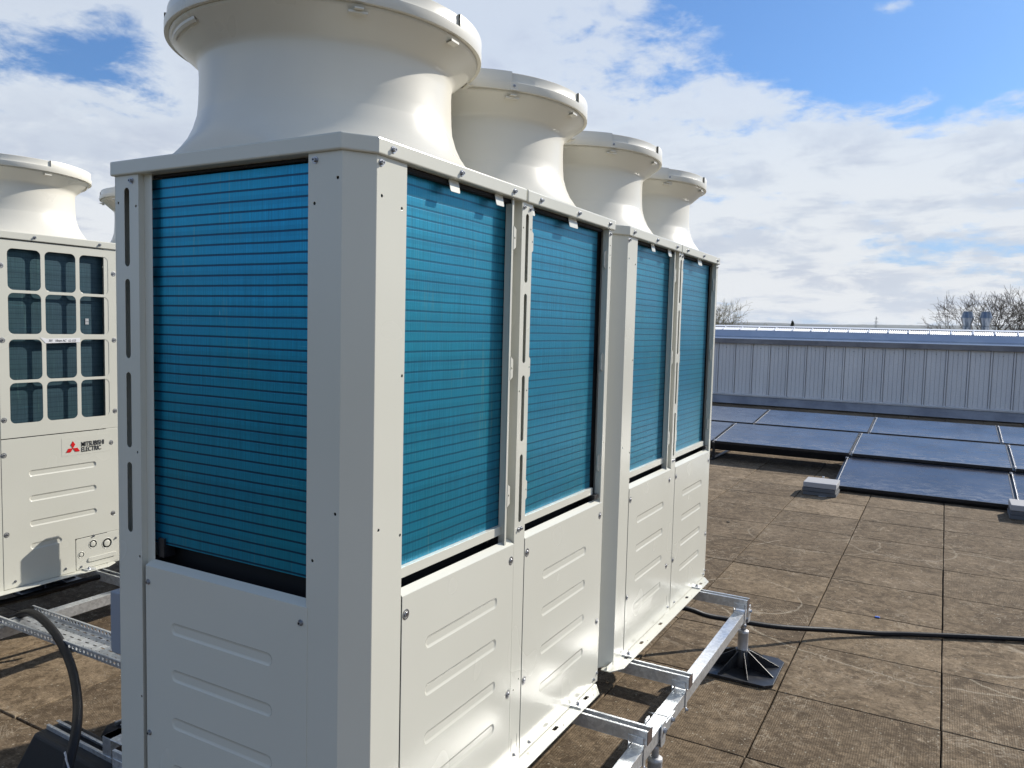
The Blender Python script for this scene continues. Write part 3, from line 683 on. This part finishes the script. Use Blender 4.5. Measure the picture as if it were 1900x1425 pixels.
# ------------------------------------------------------------------ cable tray, box, cables, rubber feet at left
tr = empty('cable_tray', (-1.55, .595, -.34), label='perforated galvanised cable tray running between the two rows', cat='cable tray')
m = MB(); holes = []; x0, x1 = -.72, .66
k = 0; x = x0+.03
while x < x1-.05:
    for j, y in enumerate((-.052, -.026, 0, .026, .052)):
        ox = .024 if j % 2 else 0
        if j % 2 == 0: holes.append(rr(x+ox, x+ox+.024, y-.0032, y+.0032, .0030, 3))
        else: holes.append(rr(x+ox, x+ox+.009, y-.0036, y+.0036, .0035, 3)); holes.append(rr(x+ox-.018, x+ox-.012, y-.0016, y+.0016, .0012, 1))
    x += .048
m.prism([rect(x0, x1, -.070, .070)]+holes, ZF_(.290), ZF_(.2888))
for s in (-1, 1):
    y = s*.0705; hl = [circ(x0+.02+i*.022, .303, .0058, 10) for i in range(int((x1-x0-.04)/.022))]
    m.prism([rect(x0, x1, .290, .316)]+hl, YF(y), YF(y+s*.0012)); m.box(x0, x1, min(y, y-s*.007), max(y, y-s*.007), .3160, .3172)
m.build('tray_body', GALV, tr)
m = MB(); m.box(x0+.002, x0+.016, -.069, .069, .2905, .293); bb_ = m.build('joint_bar', GALV, tr)
for y in (-.05, .05): bolt((x0+.03, y, .2905), '+Z', tr, sc=.7)

bx = empty('isolator_box', (-D-.0, .11, .36), label='small grey electrical box on the shaded side of the nearest unit', cat='electrical box')
m = MB(); m.box(-.048, 0, -.09, .09, .0, .152); bxb = m.build('box_body', BOXG, bx, bevel=.004, seg=3)
m = MB(); m.box(-.055, -.0485, -.086, .086, .004, .148); m.build('box_lid', BOXG, bx, bevel=.002)

sw = empty('shadow_box', (-2.30, 1.12, -.06), label='unseen grey box added behind the slotted post to cast the shadow on the grilled unit', cat='electrical box')  # unseen box, put in only for its shadow on the grilled unit
m = MB(); m.box(-.03, .03, -.03, .055, .08, .330); m.box(-.028, .028, -.012, .054, .330, .440); m.build('shadow_box_body', BOXG, sw, bevel=.006, seg=3)
m = MB(); m.box(-.02, -.016, .02, .06, .0, .1); m.build('bracket', GALV, sw)
def smooth_path(P, n=10):
    out = []; P = [Vector(p) for p in P]; Q = [P[0]*2-P[1]]+P+[P[-1]*2-P[-2]]
    for i in range(1, len(Q)-2):
        a, b_, c, d = Q[i-1:i+3]
        for k in range(n):
            t = k/n; out.append(.5*((2*b_)+(c-a)*t+(2*a-5*b_+4*c-d)*t*t+(-a+3*b_-3*c+d)*t**3))
    out.append(P[-1]); return out
def cast(px, py, axis, val):
    d = (px-950)/FPX*rt-(py-712.5)/FPX*up+fw; i = 'XYZ'.index(axis); t = (val-CAM[i])/d[i]; return CAM+d*t
LOOP = [cast(a_, b_, 'Y', c_) for a_, b_, c_ in ((15, 1149, .612), (58, 1137, .590), (100, 1172, .545), (130, 1230, .485), (143, 1292, .40), (142, 1350, .30), (128, 1415, .215), (108, 1475, .15))]
LOOP = [LOOP[0]+Vector((-.75, .05, -.04)), LOOP[0]+Vector((-.40, .02, -.045)), LOOP[0]+Vector((-.16, .004, -.018))]+LOOP+[LOOP[-1]+Vector((-.06, -.12, -.03)), LOOP[-1]+Vector((-.1, -.4, -.03))]
cb = empty('loose_cable', (-1.9, .5, 0), label='thick black cable looping up out of the tray and down towards the rubber feet', cat='cable')
m = MB(); m.tube([Vector(p)-Vector((-1.9, .5, 0)) for p in smooth_path(LOOP, 12)], .0150, 16); m.build('cable_sheath', CABLE, cb)
tagp = MB(); tagp.box(-.032, -.006, -.002, .0, -.030, .025); tagp.box(.008, .026, .001, .003, -.040, .012); tagp.mi = 1; tagp.box(-.029, -.010, -.0032, -.0022, -.022, -.004); tagp.box(.011, .022, -.0002, .0009, -.03, -.012)
cable_tag = tagp.build('printed_tag', [WHITE, BLUEINK], cb, loc=cast(124, 1412, 'Y', .20)-Vector((-1.9, .5, 0))); cable_tag.rotation_euler = (R(18), R(-20), R(-38))
m = MB(); m.tube(smooth_path([(-.30, 2.36, -.16), (-.105, 2.50, -.165), (.0, 2.575, -.205), (.087, 2.643, -.228), (.291, 2.782, -.268), (.523, 2.995, -.307), (.72, 3.13, -.3265), (.892, 3.224, -.3265), (1.363, 3.454, -.3265), (2.1, 3.75, -.3265), (3.2, 3.9, -.3265)], 10), .0125, 14)
cr = m.build('floor_cable', CABLE); tag(cr, 'black cable running out from under the units across the brown paving', 'cable')
m = MB(); m.tube(smooth_path([(-2.30, 1.55, -.03), (-2.345, 1.25, -.022), (-2.37, 1.12, -.022), (-2.425, .99, -.035), (-2.50, .86, -.06), (-2.60, .66, -.09), (-2.72, .30, -.10)], 8), .0125, 12)
cr = m.build('under_unit_cable', CABLE); tag(cr, 'black cable tucked along the flange under the grilled unit', 'cable')

def rubber_foot(loc, rz, label, ln=.60):
    t = empty('rubber_foot', loc, rz, label=label, cat='rubber foot', group='black rubber support feet')
    m = MB(); h = .138; a0_, a1_ = .085, .055
    P = [(-.07, -a0_, 0), (ln+.07, -a0_, 0), (ln+.07, a0_, 0), (-.07, a0_, 0), (0, -a1_, h), (ln, -a1_, h), (ln, a1_, h), (0, a1_, h)]
    v = [m.bm.verts.new(p) for p in P]
    for q in ((0,3,2,1),(4,5,6,7),(0,1,5,4),(1,2,6,5),(2,3,7,6),(3,0,4,7)): m.bm.faces.new([v[i] for i in q])
    m.build('rubber_block', RUB, t, bevel=.012, seg=3)
    m = channel(.012, ln-.012, 0, h-.026, mb_=None); m.build('channel_insert', GALV, t, bevel=.001)
    return t
rubber_foot((-1.600, .345, ZF), R(-2), 'near black rubber foot with galvanised insert below the looping cable')
rubber_foot((-1.40, .44, ZF), R(86), 'second black rubber foot, half hidden behind the slotted post', .5)
ab = MB(); ab.box(-1.272, -1.232, .315, .375, -.245, -.130); ab.box(-1.272, -1.1, .315, .375, -.135, -.130)
tag(ab.build('angle_bracket', GALV, bevel=.002), 'galvanised bracket bolted on the near rubber foot', 'bracket')

# ------------------------------------------------------------------ roof paving
m = MB(); cl_lay = m.bm.loops.layers.color.new('tone')
gap = .0032
for i in range(-17, 13):
    for j in range(-10, 24):
        x0 = GX+i*SX; y0 = GY+j*SY
        if y0 > 15.5 or y0 < -4.5: continue
        r_ = random.Random(i*977+j*131); ox, oy = r_.uniform(-.0015, .0015), r_.uniform(-.0015, .0015); zt = [ZF+r_.uniform(-.0022, .0) for _ in range(4)]
        A = [(x0+gap+ox, y0+gap+oy), (x0+SX-gap+ox, y0+gap+oy), (x0+SX-gap+ox, y0+SY-gap+oy), (x0+gap+ox, y0+SY-gap+oy)]
        if y0+SY > 15.62: A[2] = (A[2][0], 15.62); A[3] = (A[3][0], 15.62)
        tone = (r_.random(), r_.random(), min(1, max(0, r_.gauss(.5, .30))), 1)
        b = .0028
        # slightly chipped edges
        top = []
        for k in range(4):
            p, q = Vector(A[k]), Vector(A[(k+1) % 4])
            for s in range(5):
                t = s/5; w_ = p.lerp(q, t); top.append((w_.x+r_.uniform(-.0010, .0010)*(s > 0), w_.y+r_.uniform(-.0010, .0010)*(s > 0), zt[k]*(1-t)+zt[(k+1) % 4]*t))
        cxm, cym = x0+SX/2, y0+SY/2
        T = [m.bm.verts.new((x+(cxm-x)*b/.3, y+(cym-y)*b/.3, z)) for x, y, z in top]
        S = [m.bm.verts.new((x, y, z-.0022)) for x, y, z in top]; U = [m.bm.verts.new((x, y, z-.03)) for x, y, z in top]
        fs = [m.bm.faces.new(T)]
        n = len(T)
        for k in range(n):
            fs.append(m.bm.faces.new((S[k], S[(k+1) % n], T[(k+1) % n], T[k]))); fs.append(m.bm.faces.new((U[k], U[(k+1) % n], S[(k+1) % n], S[k])))
        for f in fs:
            for l in f.loops: l[cl_lay] = tone
pav = m.build('roof_paving', SLAB); tag(pav, kind='structure')
m = MB(); m.box(-10.1, 8.4, -4.6, 15.62, -.46, -.3640); tag(m.build('roof_deck', UNDER), kind='structure')
m = MB(); m.face([(-9000, -4000, -6.2), (9000, -4000, -6.2), (9000, 9000, -6.2), (-9000, 9000, -6.2)]); tag(m.build('ground', GRASS), kind='structure')
bd = empty('flat_roofed_building', (0, 5, -6.2), label='flat roofed building whose brown slab roof the units stand on', cat='building')
m = MB(); m.box(-10.05, 8.35, -9.55, 10.58, .0, 5.73); m.build('wall', BRICK, bd)

# ------------------------------------------------------------------ metal clad upstand and ridge beyond
bw = empty('metal_clad_building', (0, 15.6, -6.2), label='grey ribbed metal wall and low ridge roof behind the solar panels', cat='building')
def W(z): return z+6.2
XA, XBb = -13.0, 12.0
def strip(name, prof, mt, x0=XA, x1=XBb, par=bw, mb_=None, bev=0):
    m = MB()
    for (y0_, z0_), (y1_, z1_) in zip(prof, prof[1:]): m.face([(x0, y0_-15.6, W(z0_)), (x1, y0_-15.6, W(z0_)), (x1, y1_-15.6, W(z1_)), (x0, y1_-15.6, W(z1_))])
    o = m.build(name, mt, par); sd = o.modifiers.new('solid', 'SOLIDIFY'); sd.thickness = .003; sd.offset = 0; return o
P = []; pitch = .3585; x = -.126-36*pitch
while x < XBb:
    P += [(x, 0), (x+.002, .035), (x+.009, .035), (x+.012, -.022), (x+.036, -.022), (x+.039, .035), (x+.048, .035), (x+.050, 0)]
    for k in range(1, 4): xx = x+.050+k*(pitch-.05)/4; P += [(xx-.004, 0), (xx-.003, .010), (xx+.003, .010), (xx+.004, 0)]
    x += pitch
m = MB()
for (xa, ya), (xb, yb) in zip(P, P[1:]): m.face([(xa, ya, W(-.22)), (xb, yb, W(-.22)), (xb, yb, W(1.0)), (xa, ya, W(1.0))])
m.build('wall_cladding', CLAD, bw)
m = MB(); x = -.126-36*pitch
rs = random.Random(5)
while x < XBb:
    xc_ = x+.2; m.box(xc_-.008, xc_+.010, -.006, -.001, W(.86), W(.872)); m.box(xc_-.006, xc_+.008, -.006, -.001, W(-.12), W(-.11))
    if rs.random() < .45: m.box(x+.014, x+.026, -.027, -.022, W(.55+rs.uniform(-.3, .25)), W(.565+0)) if False else None
    x += pitch
m.build('fixing_screw', FLASH, bw)
strip('base_flashing', [(15.50, -.315), (15.545, -.22), (15.560, -.218), (15.585, -.125)], FLASH)
strip('sill_trim', [(15.560, -.150), (15.552, -.120), (15.585, -.110)], CLAD)
strip('parapet_fascia', [(15.525, .958), (15.520, .962), (15.505, 1.056), (15.500, 1.058)], FLASH)
strip('parapet_lip', [(15.500, 1.0565), (15.600, 1.0815)], WHITESH)
strip('upper_trim', [(15.603, 1.079), (15.63, 1.088), (15.63, 1.102)], BLUEFL)
strip('apron_flashing', [(15.632, 1.104), (15.64, 1.118), (15.76, 1.243)], BLUEFL)
m = MB(); x = -12.9; st = .0175
while x < XBb:
    m.face([(x, .15, W(1.236)), (x+st, .15, W(1.236+.010)), (x+st, .42, W(1.300+.010)), (x, .42, W(1.300))]); m.face([(x+st, .15, W(1.246)), (x+2*st, .15, W(1.236)), (x+2*st, .42, W(1.300)), (x+st, .42, W(1.310))]); x += 2*st
m.build('roof_sheeting', WHITESH, bw)
strip('ridge_cap', [(16.045, 1.318), (16.20, 1.347), (16.5, 1.30), (17.4, 1.12)], WHITESH)
m = MB(); m.box(XA, XBb, .455, .47, W(1.10), W(1.322)); m.box(XA, XBb, .425, .455, W(1.306), W(1.3170)); m.build('ridge_gap_shade', BLACKIN, bw)  # black backing painted as the shaded gap under the ridge cap
x = -.126-36*pitch
while x < XBb:
    m = MB(); m.prism([[(.15, W(1.243)), (.455, W(1.318)), (.455, W(1.335)), (.43, W(1.322)), (.15, W(1.262))]], XF(x+.06), XF(x+.078)); m.build('ridge_bracket', WHITESH, bw); x += pitch
m = MB(); m.box(XA, XBb, .06, .10, 0, W(.95)); m.box(XA, XBb, .10, 9, 0, W(.9)); m.build('wall_core', BRICK, bw)
m = MB()
xx = XA+.4; k = 0
while xx < XBb:
    m.box(xx, xx+.0025, -.1045+.0, -.0975, W(.97), W(1.052)); xx += 2.4
m.build('fascia_joint', FLASH, bw)

def cowl(x, y, label):
    t = empty('roof_cowl', (x, y, 1.28), label=label, cat='vent cowl', group='galvanised cowls on the ridge')
    z = lambda q: q-1.28
    m = MB(); m.lathe([(.078, z(1.720)), (.074, z(1.720)), (.0, z(1.66))], 24); m.lathe([(.078, z(1.720)), (.119, z(1.592))], 24, smooth=True); m.build('upper_cone', COWLM, t)
    m = MB(); m.lathe([(.119, z(1.590)), (.116, z(1.575)), (.072, z(1.425)), (.070, z(1.418))], 24); m.build('lower_cone', COWLM, t)
    m = MB(); m.lathe([(.088, z(1.420)), (.088, z(1.392)), (.084, z(1.388)), (.084, z(1.15))], 24); m.build('stub_duct', COWLM, t)
cowl(1.288, 17.0, 'left of two galvanised double cone vent cowls on the ridge')
cowl(1.604, 17.0, 'right of two galvanised double cone vent cowls, beside the bare tree')

# ------------------------------------------------------------------ solar panels
def make_solar():
    t = empty('solar_panel')
    wd, dp = 1.478, 1.10
    m = MB(); m.box(.012, wd-.012, .012, dp-.012, -.006, -.0005); m.build('glass', SOLAR, t)
    m = MB(); m.box(0, .005, 0, dp, -.030, .001); m.mi = 1; m.box(.005, .012, 0, dp, -.030, .0005); m.box(wd-.012, wd, 0, dp, -.030, .0008); m.box(.012, wd-.012, 0, .012, -.030, .0008); m.box(.012, wd-.012, dp-.012, dp, -.030, .0008); m.build('frame', [ALU, BLKALU], t, bevel=.001)
    for x, y in ((-.013, .05), (-.013, dp-.06)):
        m = MB(); m.box(x-.008, x+.022, y-.014, y+.014, -.004, .006); c_ = m.build('clamp', ALU, t, bevel=.001); bolt((x, y, .007), '+Z', c_, sc=1.2)
    m = MB()
    m.box(-.028, -.001, .0, dp, -.060, -.022); m.build('support_rail', BLKALU, t)
    m = MB(); m.face([(0, .004, -.030), (wd, .004, -.030), (wd, .05, -.115), (0, .05, -.115)]); m.face([(0, .006, -.030), (wd, .006, -.030), (wd, .052, -.115), (0, .052, -.115)]); m.build('gap_shade_plate', BLKALU, t)  # black plate put in for the shaded gap under the near edge
    return t
sp0 = make_solar(); first = True
PX = 1.503
rows = [(6.93, -.285, R(7.2), [0, 1], .078), (8.02, -.11, R(5.6), [-3, -2, -1, 0, 1], .112), (10.20, -.11, R(5.6), [-4, -3, -2, -1, 0, 1], .122)]
names = {(0, 0): 'nearest dark solar panel, with bird marks, between the two concrete ballast stacks', (0, 1): 'solar panel sliver at right edge beyond the right ballast stack',
 (1, -3): 'middle row solar panel hidden mostly behind the heat pumps', (1, -2): 'middle row solar panel corner just right of the far heat pump', (1, -1): 'middle row solar panel over the dark shadow beside the far heat pump', (1, 0): 'middle row solar panel directly behind the nearest one', (1, 1): 'middle row solar panel cut by the right edge',
 (2, -4): 'back row solar panel hidden behind the heat pumps, furthest left', (2, -3): 'back row solar panel hidden behind the heat pumps', (2, -2): 'back row solar panel touching the far heat pump, below the metal wall', (2, -1): 'back row solar panel second from the far heat pump below the metal wall', (2, 0): 'back row solar panel below the vent cowls side of the metal wall', (2, 1): 'back row solar panel at right edge below the metal wall'}
for ri, (y, z, a, ks, xo) in enumerate(rows):
    for k in ks:
        if ri == 1 and k == -3 or ri == 2 and k in (-4, -3): continue
        o = sp0 if first else copy_tree(sp0); first = False
        o.location = (xo+k*PX, y, z); o.rotation_euler = (a, 0, 0); tag(o, names[(ri, k)], 'solar panel', 'solar panels in three rows')
    # legs under each seam
for ri, (y, z, a, ks, xo) in enumerate(rows):
    ks_ = [k for k in ks if not (ri == 1 and k == -3 or ri == 2 and k in (-4, -3))]
    t = empty('panel_stand', (xo+ks_[0]*PX, y, ZF), label=('metal feet and struts under the nearest solar panel', 'metal feet and struts under the middle row of solar panels', 'metal feet and struts under the back row of solar panels')[ri], cat='panel stand', group='stands under the solar panels')
    for k in range(len(ks_)+1):
        m = MB(); xx = k*PX-.014
        zf_ = lambda d: (z-ZF)+math.sin(a)*d-.063
        for d in (.06, 1.04):
            if zf_(d) > .01: m.box(xx-.014, xx+.014, d-.014, d+.014, 0, zf_(d))
        m.box(xx-.02, xx+.02, -.02, 1.12, 0, .012 if ri == 0 else .02); m.build('stand_leg', BLKALU, t)
def ballast(x, y, label, n=3):
    t = empty('ballast_stack', (x, y, ZF), label=label, cat='concrete blocks', group='concrete ballast stacks')
    rs = random.Random(int(x*100)); h = .0
    for k in range(n):
        hh = .052 if k == n-1 else .036
        ox, oy = rs.uniform(-.004, .004), rs.uniform(-.004, .004)
        m = MB(); m.box(-.146+ox, .146+ox, -.0+oy, .30+oy, h, h+hh-.003); m.build('block', CONC if k == n-1 else CONCD, t, bevel=.006 if k == n-1 else .003, seg=3); h += hh
    m = MB(); m.box(.0, .07, -.02, .33, -.0005, -.004+.006); m.build('ballast_tray', ALU, t)
    return t
ballast(-.022, 6.585, 'grey concrete ballast stack at left corner of the nearest solar panel')
ballast(1.640, 6.585, 'grey concrete ballast stack cut by the right edge of the photo')
tb = MB(); tb.box(-.045, -.025, 6.95, 6.97, ZF, -.215); tag(tb.build('mounting_stub', ALU, bevel=.002), 'small upright metal stub just behind the left ballast stack', 'bracket')

# small litter on the paving
for p, c_, lb in (((cast(1628, 1146, 'Z', ZF)), BLUEINK, 'tiny blue scrap lying on a slab joint'), ((cast(1351, 969, 'Z', ZF)), BLACKIN, 'small dark twig on the slabs near the far unit')):
    m = MB(); m.box(p.x-.012, p.x+.012, p.y-.007, p.y+.007, ZF+.0005, ZF+.006); tag(m.build('litter', c_, bevel=.002), lb, 'litter')

# ------------------------------------------------------------------ far things
def bare_tree(name, x, y, top, width, seed, label, trunkm=BARK, twigm=BARK, base=-6.2, lean=0, depth=7, r0=.30, fork=-.5, tmin=.014, ldens=0):
    t = empty(name, (x, y, base), label=label, cat='tree'); rs = random.Random(seed)
    m = MB(); tw = MB(); H = top-base; fz = H*(.42+fork*.1)
    m.tube([(0, 0, 0), (lean*.3, 0, fz*.5), (lean*.5, .1, fz)], 0, 8, radii=[r0, r0*.8, r0*.65])
    def br(p, d, ln, r_, dep):
        mid = p+d*ln*.5+Vector((rs.uniform(-1, 1), rs.uniform(-1, 1), rs.uniform(-.5, 1)))*ln*.07
        d2 = (d+Vector((rs.uniform(-1, 1), rs.uniform(-1, 1), rs.uniform(-.4, .7)))*.28).normalized(); q = mid+d2*ln*.5
        (m if dep > depth-3 else tw).tube([p, mid, q], 0, 5 if dep > depth-3 else 3, radii=[max(tmin, r_), max(tmin, r_*.85), max(tmin, r_*.62)])
        if dep <= 0: return
        n = 3 if rs.random() < .55 else 2
        for k in range(n):
            ax = Vector((rs.gauss(0, 1), rs.gauss(0, 1), rs.gauss(0, .75)+.12)).normalized()
            nd = (d2*1.0+ax*.72).normalized()
            if nd.z < -.25: nd.z *= .3
            br(q if k else mid.lerp(q, .8), nd, ln*rs.uniform(.66, .86), r_*.60, dep-1)
        if ldens and dep <= 2:
            for _ in range(ldens):
                c_ = q+Vector((rs.gauss(0, 1), rs.gauss(0, 1), rs.gauss(0, 1)))*.16; s_ = .05
                tw.face([c_+Vector((rs.uniform(-s_, s_), rs.uniform(-s_, s_), rs.uniform(-s_, s_))) for _ in range(3)])
    sc = (H-fz)/3.1
    for k in range(5):
        a_ = k*2.39+rs.uniform(-.3, .3); sp_ = width/(H-fz)*.55
        d = Vector((math.cos(a_)*sp_, math.sin(a_)*sp_, .9)).normalized(); br(Vector((lean*.5, .1, fz*rs.uniform(.9, 1))), d, sc*rs.uniform(.85, 1.1), r0*.42, depth-1)
    m.build('trunk', trunkm, t, recalc=False); cr_ = tw.build('crown', twigm, t, recalc=False)
    return t
bare_tree('bare_tree', 4.25, 60, 4.3, 5.0, 4, 'large bare branching tree behind the two vent cowls', r0=.24, depth=7, tmin=.009)
bare_tree('budding_tree', -14.6, 60, 2.95, 1.0, 9, 'rounded olive-brown budding tree above the ridge beside the far heat pump', twigm=BUD, r0=.16, depth=7, ldens=0, tmin=.0085)
bare_tree('small_tree', -11.1, 60, 2.25, 1.6, 21, 'small thin bare tree on the skyline right of the budding tree', twigm=BUD, r0=.10, depth=5)
ft = empty('fir_tree', (-9.2, 60, -6.2), label='dark pointed conifer tip on the skyline', cat='tree')
m = MB(); rs = random.Random(3); m.tube([(0,0,0), (0,0,8.5)], 0, 6, radii=[.15, .02]); m.build('trunk', BARK, ft)
m = MB()
for k in range(900):
    hgt = rs.random(); r_ = (1-hgt)*.8*rs.random()**.5; a_ = rs.uniform(0, 6.28); c_ = Vector((r_*math.cos(a_), r_*math.sin(a_), 6.2+hgt*2.15)); s_ = .10
    m.face([c_+Vector((rs.uniform(-s_, s_), rs.uniform(-s_, s_), rs.uniform(-s_, s_))) for _ in range(3)])
m.build('crown', FIR, ft, recalc=False)
for bx_, w_, lb in ((3.9, 1.0, 'yellow-green shrub top showing over the ridge right of the vent cowls'), (5.3, .8, 'yellow-green shrub top at the right edge of the skyline')):
    t = empty('shrub', (bx_, 58, -6.2), label=lb, cat='shrub', group='yellow-green shrubs behind the ridge'); m = MB(); rs = random.Random(int(bx_*10))
    m.tube([(0,0,0), (0,0,6.5)], 0, 5, radii=[.12, .05]); m.build('stem', BARK, t)
    m = MB()
    for k in range(2600):
        v = Vector((rs.gauss(0, 1), rs.gauss(0, 1), rs.gauss(0, 1))).normalized()*rs.random()**.4; c_ = Vector((v.x*w_, v.y*w_, 6.8+v.z*1.25+.12*math.sin(v.x*9))); s_ = .07
        m.face([c_+Vector((rs.uniform(-s_, s_), rs.uniform(-s_, s_), rs.uniform(-s_, s_))) for _ in range(3)])
    m.build('crown', SHRUBL, t, recalc=False)
# wooded hills
def hills(name, Y, x0, x1, n, base, amp, seed, mt):
    rs = random.Random(seed); m = MB(); prev = None
    ph = [rs.uniform(0, 6.28) for _ in range(6)]
    for i in range(n+1):
        x = x0+(x1-x0)*i/n; t = i/n*40
        h = base+amp*(math.sin(t*.35+ph[0])*.5+math.sin(t*.9+ph[1])*.28+math.sin(t*2.3+ph[2])*.12)+rs.uniform(-1, 1)*amp*.05
        cur = [(x, Y-1400, -6), (x, Y-500, h*.62), (x, Y, h), (x, Y+900, h*.5)]
        if prev:
            for k in range(3): m.face([prev[k], cur[k], cur[k+1], prev[k+1]], smooth=True)
        prev = cur
    bmesh.ops.remove_doubles(m.bm, verts=m.bm.verts, dist=.01)
    return tag(m.build(name, mt, recalc=True), kind='structure')
hills('far_hills', 4000, -4200, 3800, 420, 60, 11, 2, HILL)
hills('near_hills', 2600, -3200, 2600, 420, 33, 4, 8, HILL)
py = empty('electricity_pylon', (-28.2, 400, -6.2), label='tiny lattice electricity pylon on the skyline', cat='pylon')
m = MB(); Hh = 17.0
for s in (-1, 1):
    for q in (-1, 1): m.cyl((s*1.1, q*1.1, 0), (s*.15, q*.15, Hh), .07, .04, n=4)
for k in range(9):
    a_, b_ = k/9, (k+1)/9; wa, wb = 1.1-.95*a_, 1.1-.95*b_
    for q in (-1, 1): m.cyl((-wa, q*wa, a_*Hh), (wb, q*wb, b_*Hh), .05, n=3); m.cyl((wa, q*wa, a_*Hh), (-wb, q*wb, b_*Hh), .05, n=3)
m.build('lattice_tower', PYL, py)
for z, w_ in ((13.0, 1.2), (14.5, 1.0), (16.0, .8)):
    m = MB(); m.box(-w_, w_, -.06, .06, z-.05, z+.05); m.build('cross_arm', PYL, py)

# air between the viewer and the hills
hz = bpy.data.materials.new('haze_air'); hz.use_nodes = True; t = hz.node_tree; t.nodes.clear()
pv = t.nodes.new('ShaderNodeVolumePrincipled'); pv.inputs['Color'].default_value = (.80, .88, 1.0, 1); pv.inputs['Density'].default_value = 0.7e-4; pv.inputs['Anisotropy'].default_value = .2
ho = t.nodes.new('ShaderNodeOutputMaterial'); t.links.new(pv.outputs[0], ho.inputs['Volume'])
m = MB(); m.box(-9100, 9100, -4100, 9100, -8, 75); tag(m.build('haze', hz), kind='stuff')
